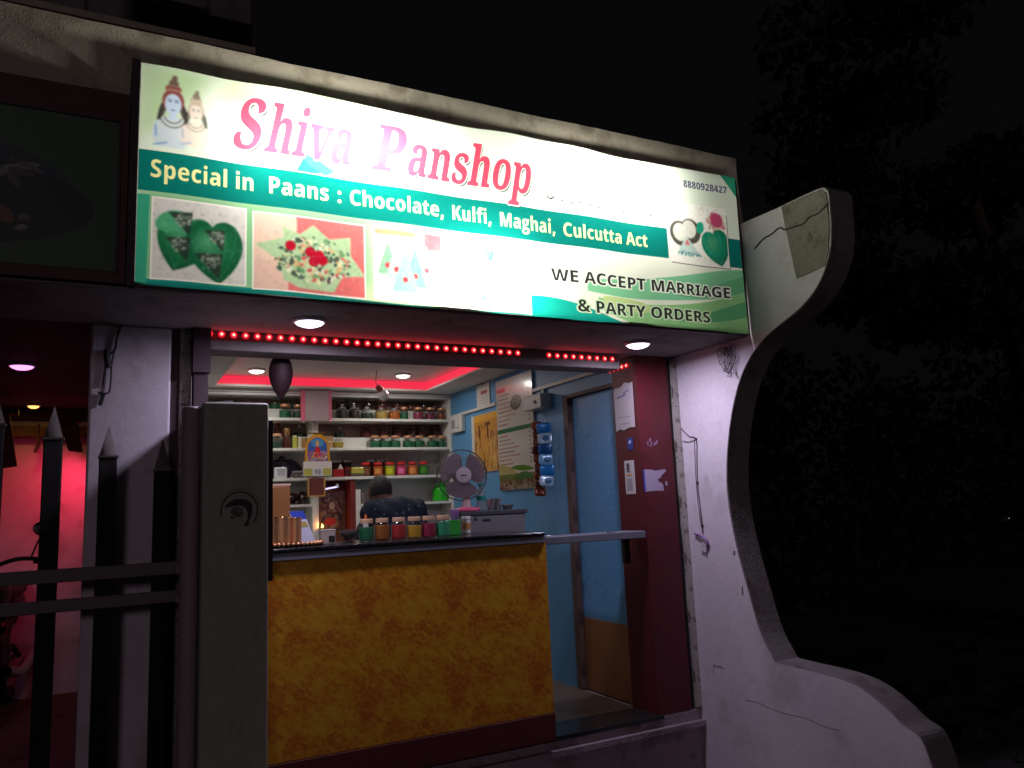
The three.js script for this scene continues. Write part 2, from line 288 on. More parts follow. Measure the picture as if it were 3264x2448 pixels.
// ================================================================= THE LIT SIGN
const sf = (t) => `bold ${t}px sans-serif`;
const signTex = canvasTex(2048, 610, (g, W, H) => {
  const X = (u) => u * W, Y = (v) => v * H;
  g.fillStyle = '#dfebdc'; g.fillRect(0, 0, W, H);
  // washed greens of the printed background
  const blob = (u, v, ru, rv, c, rot = 0) => { g.save(); g.translate(X(u), Y(v)); g.rotate(rot); g.fillStyle = c; g.beginPath(); g.ellipse(0, 0, X(ru), Y(rv), 0, 0, 7); g.fill(); g.restore(); };
  const poly = (c, ...p) => { g.fillStyle = c; g.beginPath(); p.forEach(([u, v], i) => (i ? g.lineTo(X(u), Y(v)) : g.moveTo(X(u), Y(v)))); g.closePath(); g.fill(); };
  g.filter = 'blur(18px)';
  poly('#b9d6a8', [0.0, 0.0], [0.09, 0.0], [0.05, 0.2], [0, 0.35]); poly('#c6deb0', [0.1, 0], [0.26, 0], [0.17, 0.16], [0.1, 0.12]); poly('#9fcf9c', [0.2, 0], [0.33, 0], [0.25, 0.1], [0.215, 0.09]);
  poly('#86bd8d', [0, 0.56], [0.6, 0.56], [0.6, 1], [0, 1]); poly('#d8e6b4', [0.13, 0.96], [0.42, 0.9], [0.45, 1], [0.2, 1]); poly('#cfe2bd', [0.3, 0.58], [0.62, 0.6], [0.62, 1], [0.3, 1]);
  g.filter = 'none';
  poly('#2fa98f', [0.195, 0.395], [0.205, 0.325], [0.222, 0.37], [0.232, 0.395]); poly('#6fc3a8', [0.222, 0.395], [0.25, 0.345], [0.285, 0.33], [0.285, 0.395]); poly('#3fb49c', [0.203, 0.3], [0.23, 0.33], [0.248, 0.37], [0.235, 0.395], [0.212, 0.36]);
  // right: green waves
  poly('#e9ecdf', [0.55, 0.58], [1, 0.58], [1, 1], [0.55, 1]);
  const curve = (c, pts) => { g.fillStyle = c; g.beginPath(); g.moveTo(X(pts[0][0]), Y(pts[0][1])); for (let i = 1; i < pts.length; i += 3) g.bezierCurveTo(X(pts[i][0]), Y(pts[i][1]), X(pts[i + 1][0]), Y(pts[i + 1][1]), X(pts[i + 2][0]), Y(pts[i + 2][1])); g.closePath(); g.fill(); };
  curve('#7fc59a', [[1, 0.60], [0.9, 0.62], [0.86, 0.72], [0.66, 0.76], [0.66, 0.83], [0.66, 0.83], [0.66, 0.83], [0.8, 0.88], [0.9, 0.8], [1, 0.78]]);
  curve('#93c88c', [[1, 0.74], [0.9, 0.86], [0.78, 0.9], [0.68, 0.86], [0.68, 0.93], [0.68, 0.93], [0.75, 0.99], [0.8, 1.05], [0.9, 1.02], [1, 1], [1, 0.9], [1, 0.8], [1, 0.74]]);
  curve('#67b184', [[1, 0.64], [0.94, 0.70], [0.9, 0.78], [0.84, 0.8], [0.9, 0.82], [0.96, 0.78], [1, 0.74]]); curve('#5da97a', [[1, 0.8], [0.94, 0.86], [0.88, 0.94], [0.8, 0.95], [0.88, 0.98], [0.96, 0.93], [1, 0.9]]);
  curve('#1aa698', [[0.555, 0.885], [0.62, 0.87], [0.66, 0.93], [0.74, 1.0], [0.68, 1.0], [0.6, 1], [0.555, 1]]);
  curve('#c2d694', [[0.69, 0.85], [0.74, 0.84], [0.78, 0.86], [0.8, 0.9], [0.78, 0.94], [0.72, 0.93], [0.69, 0.9]]);
  poly('#1f8d86', [0, 0.965], [0.3, 0.985], [0.56, 0.995], [0.56, 1], [0, 1]); poly('#3aa889', [0, 0.6], [0.014, 0.6], [0.012, 1], [0, 1]);
  poly('#2f9d7d', [0.965, 0], [1, 0], [1, 0.13]);
  // teal band
  g.fillStyle = '#0b746d'; g.fillRect(0, Y(0.40), X(0.832), Y(0.183)); g.fillRect(X(0.97), Y(0.405), X(0.03), Y(0.183));
  // small pictures: leaves with filling, salad on leaf, cones, platter, betel set
  const pic = (u0, v0, u1, v1, bg, fn) => { g.fillStyle = '#f2efea'; g.fillRect(X(u0), Y(v0), X(u1 - u0), Y(v1 - v0)); g.save(); g.beginPath(); g.rect(X(u0) + 4, Y(v0) + 4, X(u1 - u0) - 8, Y(v1 - v0) - 8); g.clip(); g.fillStyle = bg; g.fillRect(X(u0), Y(v0), X(u1 - u0), Y(v1 - v0)); g.translate(X(u0), Y(v0)); fn(X(u1 - u0), Y(v1 - v0)); g.restore(); };
  let sd = 5; const q = () => { sd = (sd * 1664525 + 1013904223) >>> 0; return sd / 4294967296; };
  const leaf = (x, y, w, h, a, c, vein) => { g.save(); g.translate(x, y); g.rotate(a); const lg = g.createRadialGradient(-w * 0.15, -h * 0.15, w * 0.05, 0, 0, w * 0.75); lg.addColorStop(0, '#4f9f74'); lg.addColorStop(0.45, c); lg.addColorStop(1, '#12482e'); g.fillStyle = lg; g.beginPath(); g.moveTo(0, h * 0.55); g.bezierCurveTo(-w * 0.25, h * 0.42, -w * 0.62, h * 0.1, -w * 0.5, -h * 0.22); g.bezierCurveTo(-w * 0.42, -h * 0.5, -w * 0.1, -h * 0.5, 0, -h * 0.36); g.bezierCurveTo(w * 0.1, -h * 0.5, w * 0.42, -h * 0.5, w * 0.5, -h * 0.22); g.bezierCurveTo(w * 0.62, h * 0.1, w * 0.25, h * 0.42, 0, h * 0.55); g.fill(); if (vein) { g.strokeStyle = vein; g.lineWidth = 1.6; for (let k = -2; k <= 2; k++) { g.beginPath(); g.moveTo(0, h * 0.5); g.quadraticCurveTo(k * w * 0.2, h * 0.1, k * w * 0.22, -h * 0.38); g.stroke(); } } g.restore(); };
  const speck = (x, y, rx, ry, n, cols, s0, s1) => { for (let i = 0; i < n; i++) { const a = q() * 6.28, r = Math.sqrt(q()); g.fillStyle = cols[Math.floor(q() * cols.length)]; g.beginPath(); g.ellipse(x + Math.cos(a) * r * rx, y + Math.sin(a) * r * ry, s0 + q() * (s1 - s0), s0 + q() * (s1 - s0) * 0.7, q() * 3, 0, 7); g.fill(); } };
  pic(0.016, 0.605, 0.131, 0.968, '#d8d2d2', (w, h) => {
    leaf(w * 0.34, h * 0.50, w * 0.56, h * 0.72, 0.3, '#1f7048', '#2f8a5a'); leaf(w * 0.66, h * 0.58, w * 0.58, h * 0.76, -0.12, '#1c6a44', '#2f8a5a');
    g.fillStyle = '#4da478'; g.beginPath(); g.ellipse(w * 0.2, h * 0.28, w * 0.17, h * 0.12, -0.5, 0, 7); g.fill();
    for (const [x, y, s] of [[0.3, 0.25, 1], [0.28, 0.56, 1.05], [0.66, 0.42, 0.9], [0.6, 0.72, 1.2]]) { g.fillStyle = '#2c3b34'; g.beginPath(); g.moveTo(w * (x - 0.13 * s), h * (y - 0.08)); g.lineTo(w * (x + 0.12 * s), h * (y - 0.1)); g.lineTo(w * (x + 0.09 * s), h * (y + 0.19 * s)); g.closePath(); g.fill(); speck(w * (x + 0.02), h * y, w * 0.085 * s, h * 0.09 * s, 60, ['#6f7f74', '#93a093', '#46574c', '#b5b8a8'], 1.5, 4); }
  });
  pic(0.138, 0.612, 0.292, 0.98, '#d86a6c', (w, h) => {
    const gr = g.createLinearGradient(0, 0, w, 0); g.fillStyle = '#e7c3b4'; g.beginPath(); g.ellipse(w * 0.1, h * 0.3, w * 0.25, h * 0.55, 0.4, 0, 7); g.fill(); g.fillStyle = '#e0b8ac'; g.fillRect(0, h * 0.6, w * 0.3, h * 0.4);
    g.fillStyle = '#a9c49c'; g.beginPath(); [[0.02, 0.42], [0.26, 0.3], [0.25, 0.16], [0.4, 0.24], [0.52, 0.1], [0.66, 0.26], [0.86, 0.2], [0.86, 0.44], [0.99, 0.7], [0.78, 0.74], [0.7, 0.95], [0.4, 0.94], [0.26, 0.84], [0.22, 0.6]].forEach(([a, b], i) => (i ? g.lineTo(w * a, h * b) : g.moveTo(w * a, h * b))); g.fill();
    speck(w * 0.52, h * 0.56, w * 0.32, h * 0.28, 190, ['#d9d6b0', '#b7c79c', '#5f8f62', '#454b44', '#c9a77a', '#d4d8cc', '#c25a5a'], 3, 10); speck(w * 0.52, h * 0.56, w * 0.36, h * 0.3, 90, ['#3f5f4a', '#8da58c', '#2d3b44'], 2, 6);
    for (const [x, y] of [[0.49, 0.46], [0.57, 0.49], [0.52, 0.58], [0.6, 0.55], [0.32, 0.4]]) { g.fillStyle = '#b3122c'; g.beginPath(); g.arc(w * x, h * y, w * 0.045, 0, 7); g.fill(); }
  });
  pic(0.303, 0.613, 0.41, 0.975, '#ece6dc', (w, h) => {
    g.fillStyle = '#c99a78'; g.fillRect(0, 0, w * 0.6, h * 0.1); g.fillStyle = '#d2616a'; g.fillRect(w * 0.72, 0, w * 0.3, h * 0.26); g.fillStyle = '#dcdcd2'; g.beginPath(); g.ellipse(w * 0.5, h * 0.62, w * 0.48, h * 0.3, 0, 0, 7); g.fill();
    for (const [x, y, s, c] of [[0.2, 0.5, 0.9, '#7fae92'], [0.75, 0.52, 0.9, '#8fbda4'], [0.32, 0.55, 1, '#a6cdb8'], [0.58, 0.62, 1.1, '#6fb39a'], [0.44, 0.68, 1.2, '#8cc8b2']]) { g.fillStyle = c; g.beginPath(); g.moveTo(w * x, h * (y - 0.36 * s)); g.lineTo(w * (x + 0.16 * s), h * (y + 0.16 * s)); g.lineTo(w * (x - 0.16 * s), h * (y + 0.16 * s)); g.fill(); g.fillStyle = '#c73a4c'; g.beginPath(); g.arc(w * x, h * (y + 0.02), w * 0.04, 0, 7); g.fill(); }
  });
  pic(0.416, 0.62, 0.552, 0.985, '#f1f2ec', (w, h) => { speck(w * 0.5, h * 0.82, w * 0.22, h * 0.06, 40, ['#6fb39a', '#8ad0b6', '#4f9a84'], 4, 9); leaf(w * 0.52, h * 0.2, w * 0.1, h * 0.16, 0, '#3f9a78'); g.fillStyle = '#8fb3aa'; g.beginPath(); g.moveTo(w, h * 0.02); g.lineTo(w * 0.86, h * 0.02); g.lineTo(w, h * 0.14); g.fill(); g.beginPath(); g.moveTo(w, h * 0.98); g.lineTo(w * 0.84, h * 0.98); g.lineTo(w, h * 0.86); g.fill(); g.fillStyle = '#e0aab0'; g.fillRect(w * 0.6, h * 0.45, w * 0.03, h * 0.1); speck(w * 0.25, h * 0.1, w * 0.2, h * 0.04, 16, ['#c9cabc', '#9fb8a8'], 4, 9); });
  pic(0.835, 0.215, 0.971, 0.6, '#f4f3ee', (w, h) => {
    g.fillStyle = '#4c4a44'; for (const [x, y] of [[0.2, 0.52], [0.38, 0.46]]) { g.beginPath(); g.ellipse(w * x, h * y, w * 0.17, h * 0.2, 0.2, 0, 7); g.fill(); } g.fillStyle = '#d8d8d0'; for (const [x, y] of [[0.2, 0.5], [0.36, 0.43]]) { g.beginPath(); g.ellipse(w * x, h * y, w * 0.12, h * 0.15, 0.2, 0, 7); g.fill(); }
    g.fillStyle = '#bfd3d0'; g.beginPath(); g.moveTo(w * 0.3, h * 0.55); g.lineTo(w * 0.55, h * 0.85); g.lineTo(w * 0.14, h * 0.82); g.fill(); speck(w * 0.34, h * 0.84, w * 0.2, h * 0.03, 30, ['#5f9aa0', '#3f7a80'], 2, 5); speck(w * 0.32, h * 0.66, w * 0.04, h * 0.04, 12, ['#d06a70'], 2, 5);
    g.fillStyle = '#1f9a7c'; g.beginPath(); g.ellipse(w * 0.55, h * 0.38, w * 0.06, h * 0.1, 0.3, 0, 7); g.fill(); speck(w * 0.82, h * 0.26, w * 0.14, h * 0.2, 70, ['#d9c8ac', '#c9b394', '#c7708a', '#e6dccb'], 4, 10); g.fillStyle = '#bf4a72'; g.beginPath(); g.ellipse(w * 0.83, h * 0.22, w * 0.1, h * 0.12, 0.3, 0, 7); g.fill(); leaf(w * 0.8, h * 0.66, w * 0.44, h * 0.58, -0.25, '#128a6c', '#49b496');
  });
  for (const [u0, v0, u1, v1] of [[0.016, 0.605, 0.131, 0.968], [0.138, 0.612, 0.292, 0.98], [0.303, 0.613, 0.41, 0.975], [0.416, 0.62, 0.552, 0.985], [0.835, 0.215, 0.971, 0.6]])
    for (let i = 0; i < 420; i++) { g.fillStyle = ['rgba(255,255,250,0.10)', 'rgba(20,50,36,0.09)', 'rgba(120,140,110,0.10)'][i % 3]; const x = X(u0) + 6 + q() * (X(u1 - u0) - 12), y = Y(v0) + 6 + q() * (Y(v1 - v0) - 12); g.beginPath(); g.ellipse(x, y, 1 + q() * 7, 1 + q() * 3, q() * 3, 0, 7); g.fill(); }
  // two seated devotional figures, upper left
  const fig = (x, y, s, face, hair, robe, al) => {
    g.save(); g.translate(X(x), Y(y)); g.scale(s, s); g.globalAlpha = al;
    g.fillStyle = robe; g.beginPath(); g.moveTo(-58, 120); g.bezierCurveTo(-60, 60, -30, 48, 0, 46); g.bezierCurveTo(30, 48, 58, 60, 56, 120); g.lineTo(30, 150); g.lineTo(-40, 150); g.fill();
    g.fillStyle = '#4a4440'; for (const sx of [-1, 1]) { g.beginPath(); g.moveTo(sx * 22, -10); g.bezierCurveTo(sx * 42, 16, sx * 40, 46, sx * 46, 66); g.bezierCurveTo(sx * 30, 58, sx * 24, 40, sx * 20, 24); g.fill(); } g.fillStyle = hair; g.beginPath(); g.ellipse(0, -4, 31, 40, 0, 0, 7); g.fill(); g.beginPath(); g.ellipse(0, -44, 23, 17, 0, 0, 7); g.fill(); g.fillStyle = '#6e5a4e'; g.beginPath(); g.ellipse(1, -64, 14, 12, 0, 0, 7); g.fill(); g.beginPath(); g.ellipse(3, -80, 8, 11, 0.3, 0, 7); g.fill(); g.strokeStyle = '#d8c49a'; g.lineWidth = 3; g.beginPath(); g.moveTo(-22, -38); g.quadraticCurveTo(0, -46, 22, -38); g.stroke(); g.strokeStyle = '#8d7a6c'; g.lineWidth = 2; for (let k = -2; k <= 2; k++) { g.beginPath(); g.arc(k * 7, -52 + Math.abs(k) * 2, 6, 3.3, 6); g.stroke(); }
    g.fillStyle = face; g.beginPath(); g.ellipse(0, 6, 24, 35, 0, 0, 7); g.fill(); g.fillRect(-11, 32, 22, 22);
    g.strokeStyle = '#3a4c78'; g.lineWidth = 2.4; for (const sx of [-1, 1]) { g.beginPath(); g.arc(sx * 10, 2, 5, 3.5, 6); g.stroke(); g.beginPath(); g.moveTo(sx * 4, -7); g.lineTo(sx * 16, -9); g.stroke(); } g.beginPath(); g.moveTo(-6, 24); g.quadraticCurveTo(0, 28, 6, 24); g.stroke();
    g.strokeStyle = '#5a5046'; g.lineWidth = 3; g.beginPath(); g.arc(0, 44, 25, 0.2, 2.9); g.stroke(); g.beginPath(); g.arc(0, 48, 35, 0.3, 2.8); g.stroke();
    g.strokeStyle = '#2f2c2a'; g.lineWidth = 5; g.beginPath(); g.moveTo(-30, 10); g.quadraticCurveTo(-42, 40, -36, 62); g.moveTo(30, 10); g.quadraticCurveTo(42, 40, 34, 62); g.stroke(); g.strokeStyle = '#3f74b8'; g.lineWidth = 3; g.beginPath(); g.moveTo(-48, 80); g.lineTo(-46, 118); g.moveTo(-54, 146); g.lineTo(-14, 134); g.stroke();
    g.restore();
  };
  fig(0.0385, 0.165, 0.86, '#c3d6ec', '#8a4a4a', '#ccd8e2', 1); fig(0.066, 0.19, 0.68, '#f2e6da', '#c4aca0', '#ecd9cc', 0.7);
  { const copy = document.createElement('canvas'); copy.width = W; copy.height = H; copy.getContext('2d').drawImage(g.canvas, 0, 0); g.save(); g.beginPath(); for (const [u0, v0, u1, v1] of [[0.016, 0.605, 0.131, 0.968], [0.138, 0.612, 0.292, 0.98], [0.303, 0.613, 0.41, 0.975], [0.416, 0.62, 0.552, 0.985], [0.835, 0.215, 0.971, 0.6]]) g.rect(X(u0) + 4, Y(v0) + 4, X(u1 - u0) - 8, Y(v1 - v0) - 8); g.rect(0, 0, X(0.1), Y(0.39)); g.clip(); g.filter = 'blur(2px)'; g.drawImage(copy, 0, 0); g.filter = 'none'; g.restore(); }
  g.fillStyle = 'rgba(60,60,60,0.8)'; g.fillRect(X(0.838), Y(0.6), X(0.134), 3); g.fillRect(X(0.971), Y(0.26), 3, Y(0.345));
  // lettering
  const italic = (t, u, v, size, squeeze, fill, shade) => { g.save(); g.translate(X(u), Y(v)); g.transform(squeeze, 0, -0.2, 1, 0, 0); g.font = `bold ${size}px serif`; if (shade) { g.lineJoin = 'round'; g.fillStyle = shade; g.fillText(t, 10, 8); g.strokeStyle = '#f6f3ec'; g.lineWidth = 9; g.strokeText(t, 2, 1); } g.fillStyle = fill; g.fillText(t, 0, 0); g.strokeStyle = fill; g.lineWidth = 3; g.strokeText(t, 0, 0); g.restore(); };
  const italicFit = (t, u0, u1, size) => { g.font = `bold ${size}px serif`; italic(t, u0, 0.322, size, (X(u1) - X(u0)) / g.measureText(t).width, '#cb4760', '#35322e'); };
  italicFit('S', 0.109, 0.147, 212); italicFit('hiva', 0.151, 0.272, 196); italicFit('P', 0.301, 0.349, 204); italicFit('anshop', 0.353, 0.562, 188);
  g.strokeStyle = '#26231f'; g.lineWidth = 4.5; for (let i = 0; i < 12; i++) { const u = 0.6 + i * 0.0178; if (i === 6) continue; g.beginPath(); g.arc(X(u), Y(0.315), 9 + (i % 3) * 3, 0.4, 1.6); g.stroke(); } g.beginPath(); g.arc(X(0.6), Y(0.3), 16, 0.3, 2.6); g.stroke();
  const fit = (t, u0, u1, v, size, fill, outline) => { g.save(); g.font = sf(size); const k = (X(u1) - X(u0)) / g.measureText(t).width; g.translate(X(u0), Y(v)); g.scale(k, 1); if (outline) { g.lineJoin = 'round'; g.strokeStyle = outline; g.lineWidth = 9; g.strokeText(t, 0, 0); } g.fillStyle = fill; g.fillText(t, 0, 0); g.restore(); };
  fit('Special in', 0.013, 0.141, 0.520, 68, '#f0eda6'); fit('Paans', 0.157, 0.241, 0.520, 68, '#f0eda6'); fit(':', 0.251, 0.26, 0.520, 67, '#f0eda6'); fit('Chocolate,', 0.269, 0.415, 0.520, 67, '#f0eda6'); fit('Kulfi,', 0.425, 0.493, 0.523, 67, '#f0eda6'); fit('Maghai,', 0.504, 0.608, 0.527, 67, '#f0eda6'); fit('Culcutta Act', 0.62, 0.79, 0.531, 66, '#f0eda6');
  fit('WE ACCEPT MARRIAGE', 0.594, 0.967, 0.788, 56, '#2b2f30', '#e9efe2'); fit('& PARTY ORDERS', 0.638, 0.917, 0.949, 56, '#2b2f30', '#cfe3c2');
  fit('Cell :', 0.831, 0.866, 0.117, 34, '#8a86a0'); fit('8880928427', 0.879, 0.978, 0.115, 38, '#4d4a78');
});
{
  const sg = thing('shop_sign', 'long backlit shop sign with green band, red title and food pictures', 'sign');
  const g = new THREE.PlaneGeometry(3.027, 0.895, 90, 12), p = g.attributes.position;
  for (let i = 0; i < p.count; i++) { const x = p.getX(i), y = p.getY(i), e = Math.abs(y) / 0.4475; p.setZ(i, 0.006 * Math.sin(x * 5.1) * e + 0.004 * Math.sin(x * 13.3 + 1)); if (e > 0.95) p.setY(i, y + 0.003 * Math.sin(x * 6.2 + (y > 0 ? 0 : 2)) + 0.0015 * Math.sin(x * 17)); }
  g.computeVertexNormals();
  part(sg, 'sign_face', g, phy({ map: signTex, transmission: 0.62, thickness: 0, roughness: 1, ior: 1.3, side: THREE.DoubleSide }), [1.6065, 2.9325, -3.145]);
  const inner = std({ color: lin(0.3, 0.3, 0.29), roughness: 0.9 });
  part(sg, 'sign_lid', bx(0.09, 3.12, 3.372, 3.378, -3.348, -3.165), M.guide);
  part(sg, 'sign_back', bx(0.09, 3.122, 2.50, 3.50, -3.425, -3.415), inner);
  part(sg, 'sign_tray', [bx(0.09, 3.122, 2.488, 2.50, -3.425, -3.152)], inner);
  part(sg, 'sign_frame', bx(0.062, 0.09, 2.484, 3.385, -3.425, -3.14), M.guide); part(sg, 'sign_frame', bx(3.1205, 3.133, 2.484, 3.37, -3.425, -3.14), M.guide);
  part(sg, 'sign_rail', [rbx(0.09, 3.12, 2.474, 2.487, -3.165, -3.140, 0.003)], M.guide);
  // the bulbs that stand in the box
  for (const [x, y, k] of [[0.56, 3.10, 0.6], [0.84, 3.18, 1.32], [1.08, 3.18, 1.32], [2.10, 3.25, 1.2], [2.46, 3.20, 1.0], [1.42, 2.68, 1.2], [1.64, 2.70, 1.1]]) {
    const b = part(sg, 'lamp_bulb', new THREE.SphereGeometry(0.022, 16, 12), glow(1, 0.98, 0.9, 4), [x, y, -3.295]);
    const l = new THREE.PointLight(lin(1, 0.97, 0.88), LUX.signBulb * k); l.name = 'sign_bulb_light'; l.castShadow = true; l.shadow.radius = 1; b.add(l);
  }
}
{ // the neighbour's sign, switched off
  const t = canvasTex(1024, 512, (g, W, H) => {
    g.fillStyle = '#2f5a34'; g.fillRect(0, 0, W, H);
    let s = 3; const q = () => { s = (s * 1664525 + 1013904223) >>> 0; return s / 4294967296; };
    g.fillStyle = '#24414a'; g.beginPath(); g.ellipse(W * 0.5, H * 0.52, W * 0.42, H * 0.4, 0, 0, 7); g.fill(); g.fillStyle = '#1b2a30'; g.beginPath(); g.ellipse(W * 0.66, H * 0.62, W * 0.3, H * 0.3, 0, 0, 7); g.fill();
    for (let i = 0; i < 160; i++) { g.fillStyle = ['#6c6a70', '#54585a', '#7b5242', '#3d4a3a', '#80604a', '#8a8c90'][Math.floor(q() * 6)]; g.beginPath(); g.ellipse(W * (0.5 + (q() - 0.5) * 0.7), H * (0.6 + (q() - 0.5) * 0.5), 10 + q() * 34, 5 + q() * 14, q() * 3, 0, 7); g.fill(); }
  });
  const sg = thing('dark_sign', 'unlit neighbouring sign board with red-brown border and dim food picture', 'sign');
  part(sg, 'sign_frame', [bx(-2.5, 0.058, 2.49, 3.24, -3.40, -3.16)], std({ map: plasterMap([86, 36, 34], [60, 26, 26], 1, 1), roughness: 0.6 }));
  part(sg, 'picture', new THREE.PlaneGeometry(1.9, 0.585), std({ map: t, roughness: 0.5 }), [-0.925, 2.825, -3.157]);
  part(sg, 'picture_rim', [bx(0.026, 0.034, 2.53, 3.12, -3.16, -3.15), bx(-1.88, 0.034, 3.118, 3.126, -3.16, -3.15)], M.guide);
}

// ================================================================= LAMPS
function downlight(label, x, y, z, r, L, col, group, k = 5) {
  const t = thing('downlight', label, 'lamp', [x, y, z], 0, group);
  part(t, 'rim', lathe([[r * 0.92, 0], [r * 1.12, 0], [r * 1.1, -0.012], [r * 0.96, -0.016]]), M.white);
  part(t, 'lamp_lens', lathe([[0.0001, -0.034], [r * 0.5, -0.031], [r * 0.84, -0.022], [r * 0.96, -0.006], [r * 0.96, 0]]), glow(...col, k));
  const l = new THREE.RectAreaLight(lin(...col), L, r * 1.7, r * 1.7); l.name = 'downlight_glow'; l.position.y = -0.04; l.rotation.x = -Math.PI / 2; t.add(l);
  return t;
}
downlight('round white lamp under soffit, above the red light string', 0.81, SOF, -3.46, 0.067, LUX.outer, [0.82, 0.75, 1], 'white lamps under the soffit');
downlight('round white lamp under soffit, beside the curved wall', 2.62, SOF, -3.47, 0.067, LUX.outer, [0.82, 0.75, 1], 'white lamps under the soffit');
downlight('round white ceiling lamp inside, left of the hanging gourd', 1.036, 2.724, -6.15, 0.06, LUX.inner, [1, 0.97, 0.9], 'lamps in the inner ceiling');
downlight('round white ceiling lamp inside, above the right shelves', 2.20, 2.724, -6.12, 0.06, LUX.inner, [1, 0.97, 0.9], 'lamps in the inner ceiling');
downlight('round white ceiling lamp inside, hidden by lintel at the street side', 1.65, 2.724, -5.32, 0.06, LUX.innerFront, [1, 0.97, 0.9], 'lamps in the inner ceiling');
{ // red cove strip round the ceiling tray
  const t = thing('cove_light_strip', 'red glowing light strip round the recessed ceiling tray', 'light strip');
  const m = glow(1, 0.03, 0.075, 0.9);
  part(t, 'light_strip', [bx(0.752, 2.554, CEIL + 0.02, CEIL + 0.082, -6.479, -6.470)], m); part(t, 'light_strip', [bx(2.545, 2.554, CEIL + 0.02, CEIL + 0.082, -6.468, -5.10)], m);
  part(t, 'light_strip', [bx(0.752, 0.761, CEIL + 0.02, CEIL + 0.082, -6.468, -5.10)], m);
  const a = new THREE.RectAreaLight(lin(1, 0.03, 0.08), LUX.coveSide, 1.78, 0.055); a.name = 'cove_light'; a.position.set(1.653, CEIL + 0.05, -6.462); a.rotation.y = Math.PI; t.add(a);
  const b = new THREE.RectAreaLight(lin(1, 0.03, 0.08), LUX.coveSide, 1.33, 0.055); b.name = 'cove_light'; b.position.set(2.54, CEIL + 0.05, -5.78); b.rotation.y = Math.PI / 2; t.add(b);
}
{ // string of red dots along the lintel
  const t = thing('led_light_string', 'string of red glowing dots along the lintel above the counter', 'light string');
  const tape = std({ color: lin(0.35, 0.03, 0.04), roughness: 0.4 }), dot = glow(1, 0.13, 0.1, 7);
  part(t, 'tape', [bx(0.414, 2.05, 2.43, 2.466, FZ + 0.001, FZ + 0.004), bx(2.215, 2.70, 2.43, 2.46, FZ + 0.001, FZ + 0.004)], tape);
  part(t, 'tape', bx(XB - 0.004, XB - 0.001, 2.415, 2.435, -4.06, -3.82), tape);
  const dg = new THREE.SphereGeometry(0.0072, 12, 8), hg = lathe([[0.0001, 0.004], [0.011, 0.0035], [0.0165, 0]], 16).rotateX(Math.PI / 2), halo = glow(1, 0.012, 0.03, 0.9);
  const led = (x, y, z, side) => { const d = part(t, 'led', dg, dot, [x, y, z]); part(d, 'led_lens', hg, halo, [side ? 0.002 : 0, 0, side ? 0 : -0.002], side ? [0, -Math.PI / 2, 0] : undefined); };
  for (let i = 0; i < 31; i++) led(0.427 + i * (1.606 / 30), 2.459 - i * 0.0004, FZ + 0.006);
  for (let i = 0; i < 9; i++) led(2.233 + i * (0.431 / 8), 2.444 - i * 0.0003, FZ + 0.006);
  for (let i = 0; i < 5; i++) led(XB - 0.007, 2.425, -4.05 + i * 0.045, true);
  const a = new THREE.RectAreaLight(lin(1, 0.04, 0.06), LUX.dots, 1.6, 0.012); a.name = 'led_string_light'; a.position.set(1.23, 2.446, FZ + 0.016); a.rotation.y = Math.PI; t.add(a);
  const b = new THREE.RectAreaLight(lin(1, 0.04, 0.06), LUX.dots, 0.44, 0.012); b.name = 'led_string_light'; b.position.set(2.45, 2.441, FZ + 0.016); b.rotation.y = Math.PI; t.add(b);
}
// neighbour's passage lamps
downlight('oval magenta lamp under the dark soffit at far left', -0.387, SOF - 0.001, -4.863, 0.06, LUX.pink, [1, 0.36, 0.95], undefined, 1.7);
downlight('small amber lamp under the dark soffit deep in the left passage', -0.435, SOF - 0.001, -6.50, 0.04, LUX.amber, [1, 0.5, 0.12], undefined, 2.2);

